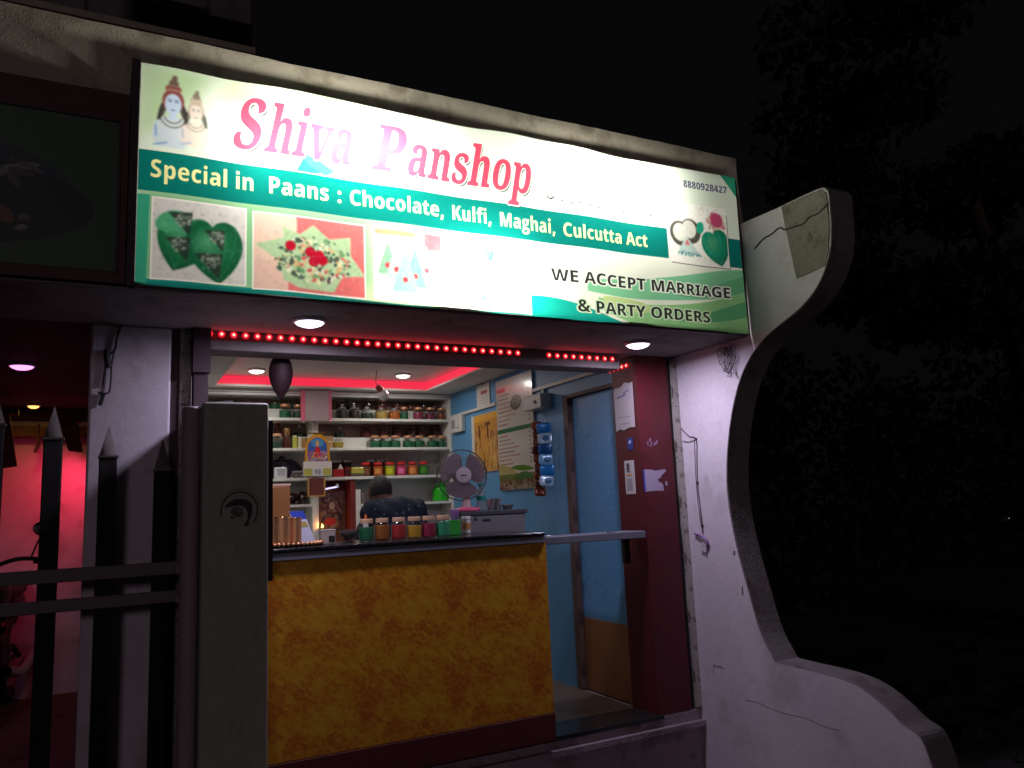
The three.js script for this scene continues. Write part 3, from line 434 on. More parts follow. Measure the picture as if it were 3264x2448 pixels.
// ================================================================= LEFT PASSAGE
{
  structure('passage_floor', bx(-2.6, 0.30, 0, 0.40, -7.0, -4.05), M.paver);
  const n = thing('neighbour_building', 'neighbouring shop passage with plain back wall lit red at far left', 'building');
  part(n, 'wall', bx(-2.6, 0.30, 0.40, SOF, -7.0, -6.9), M.oldWall);
  part(n, 'wall', bx(0.20, 0.299, 0.40, SOF, -6.9, -4.02), M.oldWall);
  part(n, 'wall', bx(-2.6, -2.5, 0, SOF, -6.9, -3.2), M.oldWall);
  part(n, 'beam', [rbx(-2.5, 0.2, 2.27, 2.35, -6.9, -6.80, 0.006), rbx(-2.5, 0.2, 2.40, 2.46, -6.9, -6.84, 0.006)], M.wood);
  part(n, 'hanger', tube([[-0.42, 2.36, -6.78], [-0.425, 2.28, -6.77], [-0.41, 2.22, -6.77], [-0.43, 2.15, -6.77]], 0.012, 20), M.wood);
  const a = thing('awning_bracket', 'dark slanted wooden board hanging at far left edge behind the fence', 'bracket');
  part(a, 'board', uvm(new THREE.ExtrudeGeometry(new THREE.Shape([[-0.64, 2.36], [-0.555, 2.36], [-0.50, 2.02], [-0.63, 2.00]].map((p) => new THREE.Vector2(...p))), { depth: 0.05, bevelEnabled: true, bevelSize: 0.004, bevelThickness: 0.004, bevelSegments: 1 }).translate(0, 0, -6.25)), M.wood);
  part(a, 'batten', bx(-0.64, -0.50, 2.36, 2.39, -6.26, -6.18), M.wood);
  const b = thing('awning_bracket', 'small slanted wooden board hanging beside the white pier', 'bracket');
  part(b, 'board', uvm(new THREE.ExtrudeGeometry(new THREE.Shape([[-0.25, 2.30], [-0.15, 2.31], [-0.115, 2.11], [-0.195, 2.12]].map((p) => new THREE.Vector2(...p))), { depth: 0.05, bevelEnabled: true, bevelSize: 0.004, bevelThickness: 0.004, bevelSegments: 1 }).translate(0, 0, -6.25)), M.wood);
  part(b, 'batten', bx(-0.26, -0.12, 2.31, 2.335, -6.26, -6.18), M.wood);
  // red lamp on the wall of the passage, hidden from the street by the pier
  const r = thing('red_lamp', 'red lamp glowing on passage wall behind the white pier', 'lamp', [0.06, 2.12, -6.55]);
  part(r, 'lamp_bulb', new THREE.SphereGeometry(0.035, 20, 14), glow(1, 0.02, 0.06, 6));
  part(r, 'lamp_base', cyl(0.02, 0.026, 0.06, 16), M.white, [0.055, 0, 0], [0, 0, Math.PI / 2]);
  part(r, 'lamp_hood', lathe([[0.02, 0.06], [0.055, 0.05], [0.085, -0.03], [0.082, -0.03], [0.052, 0.046], [0.02, 0.056]], 24), M.guide, [0, 0, 0], [0.25, 0, -0.55]);
  const l = new THREE.SpotLight(lin(1, 0.035, 0.10), LUX.redLamp * 1.2, 0, 0.9, 0.9); l.name = 'red_lamp_light'; l.castShadow = true; l.shadow.radius = 1.5; l.position.set(-0.02, -0.01, 0.0); l.target.position.set(-0.42, -0.34, -0.30); r.add(l, l.target);
}
// ---------------------------------------------------------------- motorcycles
function motorcycle(name, label, pos, rotY, group) {
  const t = thing(name, label, 'motorcycle', pos, rotY, group);
  const bodyM = std({ color: lin(0.02, 0.009, 0.01), roughness: 0.4 }), rubber = M.black;
  for (const x of [-0.62, 0.62]) {
    const w = part(t, 'wheel', new THREE.TorusGeometry(0.27, 0.045, 12, 36), rubber, [x, 0.315, 0]);
    part(w, 'rim', [new THREE.TorusGeometry(0.215, 0.014, 8, 36), ...[0, 1, 2, 3, 4].map((k) => new THREE.BoxGeometry(0.42, 0.016, 0.02).rotateZ(k * Math.PI / 5)), cyl(0.04, 0.04, 0.1, 14).rotateX(Math.PI / 2)], M.steel);
  }
  part(t, 'frame', [tube([[-0.60, 0.32, 0.07], [-0.3, 0.42, 0.07], [0.1, 0.30, 0.06], [0.3, 0.6, 0.03], [0.38, 0.82, 0]], 0.022, 30), tube([[-0.60, 0.32, -0.07], [-0.3, 0.42, -0.07], [0.1, 0.30, -0.06], [0.3, 0.6, -0.03], [0.38, 0.82, 0]], 0.022, 30)], M.darkMetal);
  for (const z of [0.075, -0.075]) part(t, 'fork', tube([[0.62, 0.315, z], [0.36, 0.98, z]], 0.02, 6), M.steel);
  part(t, 'engine', [rb(0.30, 0.22, 0.2, 0.04).translate(0.02, 0.42, 0), cyl(0.07, 0.08, 0.2, 16).rotateZ(-0.3).translate(0.12, 0.58, 0)], M.darkMetal);
  part(t, 'tank', new THREE.SphereGeometry(1, 24, 16).scale(0.25, 0.12, 0.13).translate(0.12, 0.80, 0), bodyM);
  part(t, 'seat', rb(0.58, 0.09, 0.22, 0.04, 4).translate(-0.33, 0.79, 0), rubber);
  part(t, 'tail', new THREE.SphereGeometry(1, 20, 14).scale(0.26, 0.075, 0.1).translate(-0.55, 0.70, 0), bodyM);
  for (const x of [0.62, -0.62]) part(t, 'mudguard', new THREE.TorusGeometry(0.335, 0.03, 8, 20, 1.7).rotateZ(0.7).translate(x, 0.315, 0), bodyM);
  part(t, 'exhaust', tube([[0.1, 0.32, -0.12], [-0.2, 0.27, -0.15], [-0.75, 0.36, -0.16]], 0.035, 16, 10), M.steel);
  part(t, 'headlamp', new THREE.SphereGeometry(0.09, 18, 12).scale(0.8, 1, 1).translate(0.46, 0.88, 0), M.chrome);
  part(t, 'handlebar', tube([[0.26, 1.0, 0.36], [0.33, 1.02, 0.2], [0.36, 0.97, 0], [0.33, 1.02, -0.2], [0.26, 1.0, -0.36]], 0.013, 30), M.darkMetal);
  for (const s of [-1, 1]) { part(t, 'grip', cyl(0.018, 0.018, 0.12, 12).rotateX(Math.PI / 2), rubber, [0.265, 1.0, s * 0.33]); const m = part(t, 'mirror', new THREE.SphereGeometry(1, 14, 10).scale(0.015, 0.05, 0.07), M.chrome, [0.3, 1.2, s * 0.33]); part(m, 'stalk', tube([[0, 0, 0], [0.02, -0.1, -s * 0.04], [0.03, -0.19, -s * 0.07]], 0.006, 8), M.darkMetal); }
  return t;
}
motorcycle('motorcycle', 'dark motorcycle parked in the red lit passage behind the spiked fence', [-0.60, 0.40, -6.2], -1.66);

// ================================================================= FENCE, POST AND CABINET
{
  const f = thing('spiked_fence', 'dark steel gate fence with tall pointed uprights at left', 'fence');
  const z = -3.60;
  const up = (x, base, w) => {
    const h = base - 0.02;
    const p = part(f, 'upright', [rb(w, h, 0.055, 0.006).translate(0, h / 2, 0)], M.darkMetal, [x, 0.02, z]);
    part(p, 'spike', [new THREE.ConeGeometry(w * 0.62, 0.132, 4, 1).rotateY(Math.PI / 4).scale(1.15, 1, 1.0).translate(0, h + 0.066, 0), bx(-w * 0.56, w * 0.56, h - 0.004, h + 0.004, -0.03, 0.03)], M.spike);
  };
  up(0.229, 1.825, 0.062); up(0.027, 1.882, 0.066); up(-0.168, 1.955, 0.066); up(-0.366, 2.01, 0.066); up(-0.565, 2.06, 0.066); up(-0.765, 2.1, 0.066);
  part(f, 'rail', rbx(-1.6, 0.312, 1.400, 1.4515, z + 0.029, z + 0.055, 0.004), M.rail); part(f, 'rail', rbx(-1.6, 0.312, 1.290, 1.337, z + 0.029, z + 0.055, 0.004), M.rail);
  part(f, 'rail', rbx(-1.6, 0.312, 0.25, 0.30, z + 0.029, z + 0.055, 0.004), M.rail);
  part(f, 'latch', rb(0.014, 0.02, 0.03, 0.004), M.darkMetal, [0.262, 1.36, z]);
  const p = thing('gate_post', 'round painted gate post between the fence rails and dark cabinet', 'post', [0.316, 0, -3.36]);
  part(p, 'shaft', uvm(lathe([[0.034, 0], [0.034, 2.05], [0.031, 2.06], [0.0001, 2.064]], 24)), M.post);
  for (const y of [1.425, 1.315]) part(p, 'hinge', rb(0.03, 0.035, 0.03, 0.004), M.post, [-0.028, y, -0.06]);
}
{
  const t = canvasTex(512, 2048, (g, W, H) => {
    g.fillStyle = '#a6a699'; g.fillRect(0, 0, W, H);
    let s = 9; const q = () => { s = (s * 1664525 + 1013904223) >>> 0; return s / 4294967296; };
    for (let i = 0; i < 1400; i++) { g.fillStyle = q() > 0.5 ? 'rgba(180,180,168,0.06)' : 'rgba(110,98,92,0.06)'; g.beginPath(); g.ellipse(q() * W, q() * H, 3 + q() * 26, 3 + q() * 34, q() * 3, 0, 7); g.fill(); }
    for (let i = 0; i < 60; i++) { g.strokeStyle = 'rgba(60,52,50,0.25)'; g.lineWidth = 1; g.beginPath(); const x = q() * W, y = q() * H; g.moveTo(x, y); g.lineTo(x + (q() - 0.5) * 20, y + q() * 90); g.stroke(); }
    // round emblem: a ring and a leaf in worn black print
    const cx = W * 0.56, cy = H * 0.208; g.save(); g.translate(cx, cy); g.scale(1, 0.5);
    g.lineWidth = 13; g.strokeStyle = 'rgba(34,33,30,0.8)'; g.beginPath(); g.arc(0, 0, 148, 2.9, 7.0); g.stroke(); g.lineWidth = 4; g.strokeStyle = 'rgba(40,40,36,0.6)'; g.beginPath(); g.arc(0, 0, 172, 2.6, 7.4); g.stroke();
    g.fillStyle = 'rgba(28,28,25,0.88)'; g.beginPath(); g.moveTo(-118, -30); g.bezierCurveTo(-80, -112, 60, -110, 96, -50); g.bezierCurveTo(120, 0, 96, 80, 52, 116); g.bezierCurveTo(70, 50, 72, 6, 40, -26); g.bezierCurveTo(0, -52, -60, -30, -118, -30); g.fill();
    g.fillStyle = 'rgba(52,52,46,0.7)'; g.beginPath(); g.ellipse(-20, 10, 50, 42, 0.4, 0, 7); g.fill(); g.fillStyle = 'rgba(120,122,112,0.6)'; g.beginPath(); g.ellipse(-10, -2, 26, 16, 0.2, 0, 7); g.fill(); g.fillStyle = 'rgba(30,30,28,0.85)'; g.beginPath(); g.ellipse(58, 108, 24, 14, -0.4, 0, 7); g.fill(); g.beginPath(); g.ellipse(-60, 52, 18, 10, 0.4, 0, 7); g.fill(); g.restore();
  });
  const c = thing('metal_cabinet', 'tall grey-green metal cabinet with a worn round emblem, left of counter', 'cabinet');
  part(c, 'cabinet_body', [rbx(0.353, 0.606, 0.02, 2.075, -3.785, -3.303, 0.012)], bump(std({ color: lin(0.36, 0.36, 0.32), roughness: 0.65 }), 0.001, 3));
  part(c, 'front_panel', new THREE.PlaneGeometry(0.238, 2.03), std({ map: t, roughness: 0.6 }), [0.4795, 1.05, -3.3]);
  part(c, 'side_plate', rbx(0.6065, 0.626, 1.36, 2.005, -3.36, -3.318, 0.003), M.darkMetal);
  part(c, 'top_strap', rb(0.09, 0.02, 0.05, 0.006), M.darkMetal, [0.44, 2.086, -3.45], [0, 0.2, 0.12]);
}

// ================================================================= COUNTER AND FLAP
const CT = 1.468; // height of the counter's top
{
  const c = thing('shop_counter', 'mottled orange-yellow counter with black granite top and white edge', 'counter');
  part(c, 'front_panel', rbx(0.45, 2.128, 0.545, 1.412, -3.80, -3.741, 0.004), M.ochre);
  part(c, 'plinth', rbx(0.45, 2.132, FL, 0.544, -3.80, -3.735, 0.004), M.plinth);
  part(c, 'side_panel', rbx(2.10, 2.126, FL, 1.412, -4.20, -3.801, 0.003), M.ochre);
  part(c, 'back_panel', bx(0.45, 2.10, FL, 1.412, -4.20, -4.18), M.wood);
  part(c, 'edge_board', rbx(0.44, 2.122, 1.413, 1.447, -4.22, -3.721, 0.003), M.edge);
  part(c, 'counter_top', rbx(0.43, 2.112, 1.4475, CT, -4.24, -3.714, 0.008), M.granite);
  const f = thing('counter_flap', 'narrow grey lifting flap bridging counter and red pilaster', 'flap');
  part(f, 'board', rbx(2.127, 2.788, 1.398, 1.438, -3.94, -3.74, 0.004), M.edge);
  part(f, 'hinge', [rb(0.06, 0.006, 0.05, 0.002).translate(2.15, 1.441, -3.80), rb(0.06, 0.006, 0.05, 0.002).translate(2.56, 1.441, -3.78)], M.steel);
  part(f, 'bracket', [bx(2.745, 2.785, 1.25, 1.397, -3.93, -3.90)], M.darkMetal);
}

// ================================================================= SHELVES
const SZ = -6.6, S1 = 2.409, S2 = 2.158, S3 = 1.912, S4 = 1.677;
{
  const s = thing('wall_shelves', 'white built-in wall shelves of three long rows behind the counter', 'shelves');
  for (const [y, x0] of [[S1, 0.43], [S2, 0.43], [S3, 0.43]]) part(s, 'shelf', rbx(x0, 2.828, y - 0.023, y, -6.855, SZ, 0.003), M.shelf);
  part(s, 'shelf', rbx(1.97, 2.828, S4 - 0.022, S4, -6.855, SZ, 0.003), M.shelf); part(s, 'shelf', rbx(0.43, 1.56, S4 - 0.002, S4 + 0.018, -6.855, SZ, 0.003), M.shelf);
  part(s, 'shelf', rbx(0.43, 2.828, 1.22, 1.245, -6.855, SZ + 0.06, 0.003), M.shelf);
  part(s, 'step', rbx(0.43, 2.80, S1 + 0.0005, S1 + 0.092, -6.853, -6.745, 0.003), M.shelf); part(s, 'step', rbx(0.43, 2.80, S2 + 0.0005, S2 + 0.1, -6.853, -6.745, 0.003), M.shelf);
  part(s, 'divider', rbx(1.561, 1.613, S2, S1 - 0.0235, -6.853, SZ + 0.002, 0.003), M.shelf); part(s, 'divider', rbx(1.561, 1.613, FL, S3 - 0.0235, -6.854, SZ + 0.002, 0.003), M.shelf);
  part(s, 'divider', rbx(1.929, 1.969, FL, 1.80, -6.854, SZ + 0.002, 0.003), M.shelf); part(s, 'side', rbx(2.805, 2.8285, FL, CEIL - 0.002, -6.856, SZ + 0.003, 0.003), M.shelf);
  part(s, 'cornice', [rbx(0.43, 2.8, 2.612, 2.638, -6.66, SZ + 0.02, 0.006), rbx(0.43, 2.8, 2.592, 2.611, -6.64, SZ + 0.004, 0.006)], M.white);
  part(s, 'cornice_back', bx(0.43, 2.8, 2.60, 2.638, -6.855, -6.64), M.back);
  part(s, 'back_board', [bx(0.43, 2.805, S1 + 0.093, 2.60, -6.858, -6.8535), bx(0.43, 2.805, S2 + 0.101, S1 - 0.024, -6.858, -6.8535)], std({ map: plasterMap([150, 118, 108], [120, 90, 82], 1, 1), roughness: 0.6 }));
  part(s, 'niche', [bx(1.6135, 1.9285, 1.246, S3 - 0.024, -6.858, -6.84), bx(1.885, 1.9285, 1.246, S3 - 0.024, -6.84, -6.61)], M.niche);
}

// ---------------------------------------------------------------- jars
const glassTint = {};
function contentMat(c) { return (glassTint[c] ||= std({ map: texFrom(64, (i, x, y) => { const k = new THREE.Color(c), v = 0.75 + N3[(y * 8) * 512 + x * 8] * 0.6; return [k.r ** (1 / 2.2) * 255 * v, k.g ** (1 / 2.2) * 255 * v, k.b ** (1 / 2.2) * 255 * v]; }, true, 3), roughness: 0.55 })); }
const GJ = 'glass jars of mouth freshener in rows';
const lidM = { copper: std({ color: lin(0.62, 0.3, 0.17), roughness: 0.35, metalness: 0.35 }), red: std({ color: lin(0.6, 0.03, 0.03), roughness: 0.4 }), tan: std({ color: lin(0.6, 0.36, 0.22), roughness: 0.45 }), glass: phy({ color: lin(0.8, 0.8, 0.8), roughness: 0.12, metalness: 0.35, transmission: 0.5, thickness: 0 }), chrome: M.chrome, dark: std({ color: lin(0.12, 0.03, 0.03), roughness: 0.4 }) };
const jarCache = {};
function jar(label, x, y, z, w, h, fill, color, lid = 'copper', group = GJ, name = 'glass_jar') {
  const t = thing(name, label, 'jar', [x, y, z], rr(0, 3), group);
  const r = w / 2, key = [w, h, fill, lid].join();
  const G = (jarCache[key] ||= {
    body: lathe([[0.0001, 0.001], [r * 0.9, 0.001], [r, 0.006], [r, h * 0.62], [r * 0.93, h * 0.72], [r * 0.74, h * 0.8], [r * 0.72, h * 0.86]], 26),
    inside: lathe([[0.0001, 0.004], [r * 0.86, 0.004], [r * 0.955, 0.01], [r * 0.955, h * fill * 0.97], [r * 0.8, h * fill], [0.0001, h * fill * 1.015]], 22),
    lid: lid === 'glass' ? lathe([[r * 0.8, h * 0.84], [r * 0.84, h * 0.87], [r * 0.6, h * 0.92], [r * 0.16, h * 0.94], [r * 0.14, h * 0.97], [r * 0.32, h * 1.02], [r * 0.33, h * 1.08], [r * 0.2, h * 1.15], [0.0001, h * 1.17]], 22) : lathe([[r * 0.78, h * 0.8], [r * 0.84, h * 0.81], [r * 0.84, h * 0.97], [r * 0.78, h], [0.0001, h]], 26),
  });
  part(t, 'contents', G.inside, contentMat(color)); part(t, 'jar_glass', G.body, M.glass); part(t, 'lid', G.lid, lidM[lid]);
  return t;
}
const ZF = -6.68, ZB = -6.80;
const GR = '#0c5a34', DK = '#18201c', MG = '#8a1440', OR = '#a8570a', BR = '#6a2a14', YE = '#a98a3c';
// top shelf, front row
jar('green jar with copper lid on the top shelf, nearest the dark cabinet', 1.357, S1, ZF, 0.098, 0.122, 0.56, GR);
jar('dark green jar on the top shelf, touching the clear acrylic box', 1.469, S1, ZF, 0.098, 0.12, 0.5, '#123c28', 'copper');
jar('black filled jar on top shelf, just right of the clear acrylic box', 1.836, S1, ZF, 0.095, 0.11, 0.7, DK, 'glass');
jar('second black filled jar on top shelf, right of the clear acrylic box', 1.945, S1, ZF, 0.095, 0.11, 0.7, '#1c1a18', 'glass');
jar('wide very dark green jar on top shelf, left of pale yellow jar', 2.058, S1, ZF, 0.112, 0.1, 0.55, '#142a20', 'glass');
jar('pale yellow jar on the top shelf', 2.19, S1, ZF, 0.118, 0.095, 0.74, YE, 'glass');
jar('bright orange jar on the top shelf', 2.31, S1, ZF, 0.108, 0.092, 0.78, OR, 'glass');
jar('small green jar on top shelf, between orange and magenta jars', 2.402, S1, ZF, 0.078, 0.116, 0.52, GR);
jar('magenta jar on the top shelf, beside small green jar', 2.537, S1, ZF, 0.096, 0.115, 0.6, MG);
jar('darker magenta jar on top shelf, left of the brown end jar', 2.655, S1, ZF, 0.096, 0.115, 0.55, '#6a1236');
jar('orange-brown jar at the right end of the top shelf', 2.762, S1, ZF, 0.084, 0.112, 0.55, '#7a3410');
// top shelf, back row on the step
for (const [x, c, l] of [[0.66, '#222', 'leftmost round glass stopper peeping over the dark cabinet'], [0.80, '#2a1c18', 'second round glass stopper peeping over the dark cabinet'], [0.94, '#222', 'third round glass stopper peeping over the dark cabinet'], [1.085, '#243028', 'fourth glass stopper over the dark cabinet, under hanging gourd']])
  jar('glass jar, ' + l, x, S1 + 0.092, ZB, 0.095, 0.105, 0.4, c, 'glass');
jar('green jar on the upper step, left of hanging gourd tip line', 1.30, S1 + 0.092, ZB, 0.10, 0.10, 0.5, GR, 'glass');
jar('green jar on the upper step, right above dark green jar', 1.42, S1 + 0.092, ZB, 0.095, 0.10, 0.45, GR, 'glass');
['black back jar with glass stopper, first right of acrylic box', 'black back jar with glass stopper, second right of acrylic box', 'black back jar with glass stopper, third right of acrylic box', 'brown lidded back jar behind the pale yellow jar', 'brown back jar behind the orange jar', 'brown back jar between small green and magenta jars', 'dark red back jar behind the two magenta jars', 'dark red back jar in upper right shelf corner'].forEach((l, i) =>
  jar(l, [1.862, 1.965, 2.105, 2.232, 2.385, 2.515, 2.645, 2.752][i], S1 + 0.092, ZB, 0.098, 0.1, 0.5, [DK, DK, DK, BR, BR, '#5a1e10', '#3c1416', '#3a1216'][i], i === 3 ? 'tan' : 'glass'));
// middle shelf
jar('green jar with copper lid on middle shelf, beside the dark cabinet', 1.285, S2, ZF, 0.105, 0.125, 0.45, '#123c28', 'tan');
jar('yellow jar alone on middle shelf, right of hanging calendar', 1.803, S2, ZF, 0.09, 0.085, 0.65, '#a58b1e', 'glass');
['first', 'second', 'third', 'fourth', 'fifth', 'sixth', 'last'].forEach((n, i) => jar(`green jar with copper lid on middle shelf, ${n} of seven from left`, [2.125, 2.216, 2.314, 2.434, 2.539, 2.665, 2.758][i], S2, ZF, i === 6 ? 0.088 : 0.096, 0.108, 0.56, GR, 'copper'));
jar('dark jar behind the yellow jar on middle shelf', 1.85, S2 + 0.1, ZB, 0.095, 0.09, 0.5, DK, 'glass');
jar('dark jar on middle shelf step, left of the white divider', 1.50, S2 + 0.1, ZB, 0.095, 0.10, 0.5, DK, 'glass');
['first', 'second', 'third', 'fourth', 'fifth', 'last'].forEach((n, i) => jar(`dim red-brown jar in back row of middle shelf, ${n} of six`, [2.085, 2.245, 2.38, 2.51, 2.61, 2.75][i], S2 + 0.1, ZB, 0.1, 0.105, 0.6, ['#5a1214', '#5a1a10', '#4e1a0e', '#4a180e', '#3e140e', '#4a0e14'][i], 'dark'));
// third shelf, plastic jars with red lids
[['brown', '#5a2c12'], ['orange-red', '#b0481a'], ['yellow', '#a8a010'], ['magenta pink', '#c02060'], ['orange', '#c0601c'], ['green', '#2c6a12']].forEach(([n, c], i) => {
  const t = jar(`${n} jar with red lid on the third shelf above the shopkeeper`, [2.04, 2.15, 2.258, 2.364, 2.472, 2.577][i], S3, ZF, 0.094, 0.122, 0.72, c, 'red', 'plastic jars with red lids', 'plastic_jar');
  part(t, 'paper_label', new THREE.CylinderGeometry(0.0478, 0.0478, 0.046, 16, 1, true, -0.6, 1.2), sheet(['#8a5a34', '#d89040', '#c8c820', '#e070a0', '#d88848', '#4a8a24'][i]), [0, 0.043, 0], [0, -t.rotation.y - 0.35, 0]);
});
// ---------------------------------------------------------------- other things on the shelves
{
  const b = thing('glass_bottle', 'tall bottle with golden cap on middle shelf, beside dark cabinet', 'bottle', [1.37, S2, ZF]);
  part(b, 'bottle_body', lathe([[0.0001, 0], [0.03, 0.001], [0.032, 0.01], [0.032, 0.10], [0.022, 0.115]]), sheet('#4a2018', 0.3)); part(b, 'cap', lathe([[0.024, 0.112], [0.025, 0.115], [0.025, 0.17], [0.022, 0.174], [0.0001, 0.175]]), M.brass);
  const d = thing('glass_bottle', 'red-brown bottle at the back of middle shelf, beside dark cabinet', 'bottle', [1.32, S2 + 0.1, -6.78]);
  part(d, 'bottle_body', lathe([[0.0001, 0], [0.03, 0.001], [0.032, 0.01], [0.03, 0.07], [0.014, 0.095], [0.013, 0.125]]), sheet('#5a1a12', 0.3)); part(d, 'cap', cyl(0.015, 0.015, 0.018, 14), M.copper, [0, 0.133, 0]);
  [['yellow-green', '#b0b04a', 0.036, 0.1], ['cream', '#c9c0a0', 0.03, 0.09], ['orange-brown', '#a87a4a', 0.03, 0.088], ['tan', '#b89a70', 0.034, 0.092]].forEach(([n, c, w, h], i) => {
    const p = thing('packet', `${n} upright packet in the row left of hanging calendar`, 'packet', [1.435 + i * 0.038, S2, ZF], rr(-0.2, 0.1), 'packets on the middle shelf');
    part(p, 'box', rb(w, h, 0.05, 0.003).translate(0, h / 2, 0), sheet(c, 0.5)); part(p, 'flap', rb(w * 0.9, 0.012, 0.048, 0.003).translate(0, h + 0.003, 0), sheet('#d8d4c4'));
  });
  const tb = thing('carton', 'low tan carton on middle shelf behind the hanging calendar', 'carton', [1.68, S2, -6.70]);
  part(tb, 'box', rb(0.15, 0.105, 0.09, 0.004).translate(0, 0.0525, 0), sheet('#a8855c', 0.7)); part(tb, 'tape', bx(-0.075, 0.075, 0.05, 0.062, 0.0452, 0.046), sheet('#cbb48c'));
  const q = thing('payment_speaker', 'small white rounded payment speaker on third shelf beside the cabinet', 'speaker', [1.318, S3, -6.67], 0.12);
  part(q, 'case', rb(0.108, 0.094, 0.03, 0.018, 4).translate(0, 0.047, 0), sheet('#d8dade', 0.35)); part(q, 'face', rb(0.06, 0.055, 0.004, 0.006).translate(0, 0.052, 0.0155), sheet('#b4b6ba', 0.4)); part(q, 'power_light', new THREE.SphereGeometry(0.004, 10, 8), glow(0.4, 0.4, 1, 2), [0.02, 0.094, 0.004]);
  const bag = thing('dark_bag', 'dark purple crumpled bag at the back of third shelf', 'bag', [1.33, S3, -6.78]);
  { const g = new THREE.SphereGeometry(1, 30, 20), p = g.attributes.position; for (let i = 0; i < p.count; i++) { const k = 1 + 0.16 * Math.sin(p.getX(i) * 7 + p.getY(i) * 5) * Math.sin(p.getZ(i) * 6 + 1); p.setXYZ(i, p.getX(i) * k * 0.17, Math.max(-0.07, p.getY(i) * k * 0.09) + 0.072, p.getZ(i) * k * 0.055); } g.computeVertexNormals(); part(bag, 'bag_body', g, sheet('#1d1730', 0.5)); part(bag, 'knot', new THREE.TorusGeometry(0.02, 0.008, 8, 16), sheet('#1d1730', 0.5), [0.02, 0.165, 0]); }
  const cl = thing('folded_cloth', 'pale grey folded cloth on third shelf, left of hanging calendar', 'cloth', [1.46, S3, -6.72]);
  for (let i = 0; i < 3; i++) part(cl, 'fold', rb(0.11 - i * 0.008, 0.02, 0.09, 0.009, 3), sheet('#8d8584', 0.9), [i * 0.004, 0.011 + i * 0.02, 0]);
  const gl = thing('spectacles', 'black spectacles lying on third shelf in front of cloth', 'spectacles', [1.46, S3 + 0.012, -6.635]);
  for (const s of [-1, 1]) { part(gl, 'lens_rim', new THREE.TorusGeometry(0.02, 0.004, 8, 20), M.black, [s * 0.025, 0.01, 0], [-0.5, 0, 0]); part(gl, 'temple', tube([[s * 0.045, 0.014, 0], [s * 0.046, 0.012, -0.04], [s * 0.04, 0.0, -0.06]], 0.003, 10), M.black); }
  [['red and white packet with peaked top', '#a81c22', 1.80, 0.09, 0.07], ['dark red packet', '#701018', 1.878, 0.05, 0.085]].forEach(([n, c, x, w, h], i) => {
    const p = thing('packet', `${n} on the third shelf, right of the calendar`, 'packet', [x, S3, ZF], -0.1);
    part(p, 'box', rb(w, h, 0.05, 0.004).translate(0, h / 2, 0), sheet(c, 0.4)); if (!i) part(p, 'peak', new THREE.ConeGeometry(0.03, 0.05, 4).translate(0.02, h + 0.02, 0), sheet('#c8b4b0')); else part(p, 'paper_label', rb(0.03, 0.03, 0.004, 0.001).translate(0, 0.04, 0.026), sheet('#2a1c1c'));
  });
  const y = thing('packet', 'glossy pale yellow packet lying before the brown red-lidded jar', 'packet', [1.955, S3, -6.64], -0.05);
  part(y, 'box', rb(0.108, 0.06, 0.05, 0.012, 3).translate(0, 0.05, 0), phy({ color: new THREE.Color('#bdb04e'), roughness: 0.2, clearcoat: 0.6 })); part(y, 'tray', rb(0.12, 0.02, 0.06, 0.004).translate(0, 0.01, 0), sheet('#5a4a40'));
  for (let i = 0; i < 4; i++) { const p = thing('dim_tin', `dark tin in the back row of third shelf, ${['first', 'second', 'third', 'fourth'][i]} from the calendar`, 'tin', [1.82 + i * 0.09 + (i > 1 ? 0.12 : 0), S3, -6.80], 0, 'dark tins behind the third shelf'); part(p, 'tin_body', cyl(0.04, 0.04, 0.13 + (i % 2) * 0.02, 20).translate(0, 0.066, 0), sheet(['#2a1414', '#241418', '#30161c', '#281c1a'][i], 0.35)); part(p, 'lid', cyl(0.042, 0.042, 0.016, 20).translate(0, 0.142, 0), M.steel); }
  // bright green jug at the right end
  const j = thing('water_jug', 'bright green plastic jug at right end of lower shelf', 'jug', [2.735, S4, -6.70]);
  part(j, 'jug_body', lathe([[0.0001, 0], [0.062, 0.001], [0.068, 0.012], [0.066, 0.10], [0.058, 0.118], [0.04, 0.134], [0.034, 0.142]]), phy({ color: lin(0.03, 0.62, 0.015), roughness: 0.35, transmission: 0.25, thickness: 0 })); part(j, 'lid', lathe([[0.036, 0.14], [0.037, 0.143], [0.03, 0.16], [0.0001, 0.166]]), std({ color: lin(0.04, 0.7, 0.02), roughness: 0.35 })); part(j, 'handle', tube([[0.045, 0.125, 0.03], [0.085, 0.115, 0.04], [0.09, 0.07, 0.04], [0.066, 0.035, 0.03]], 0.006, 20), std({ color: lin(0.03, 0.5, 0.02), roughness: 0.4 })); part(j, 'groove', new THREE.TorusGeometry(0.0675, 0.0022, 6, 30).rotateX(Math.PI / 2).translate(0, 0.05, 0), std({ color: lin(0.02, 0.4, 0.01), roughness: 0.4 }));
  // cups left of the shopkeeper, bottles in the lower compartments
  for (let i = 0; i < 4; i++) { const c = thing('glass_tumbler', `dusty glass tumbler on lower shelf left of shopkeeper's head, ${['first', 'second', 'third', 'fourth'][i]} in row`, 'tumbler', [2.0 + i * 0.066, S4, -6.66], 0, 'dusty tumblers on the lower shelf'); part(c, 'tumbler_wall', lathe([[0.0001, 0.003], [0.022, 0.003], [0.03, 0.085], [0.028, 0.085], [0.021, 0.006]], 20), phy({ color: lin(0.6, 0.5, 0.46), transmission: 0.7, thickness: 0, roughness: 0.3 })); part(c, 'rim', new THREE.TorusGeometry(0.029, 0.0015, 6, 20).rotateX(Math.PI / 2).translate(0, 0.085, 0), M.steel); }
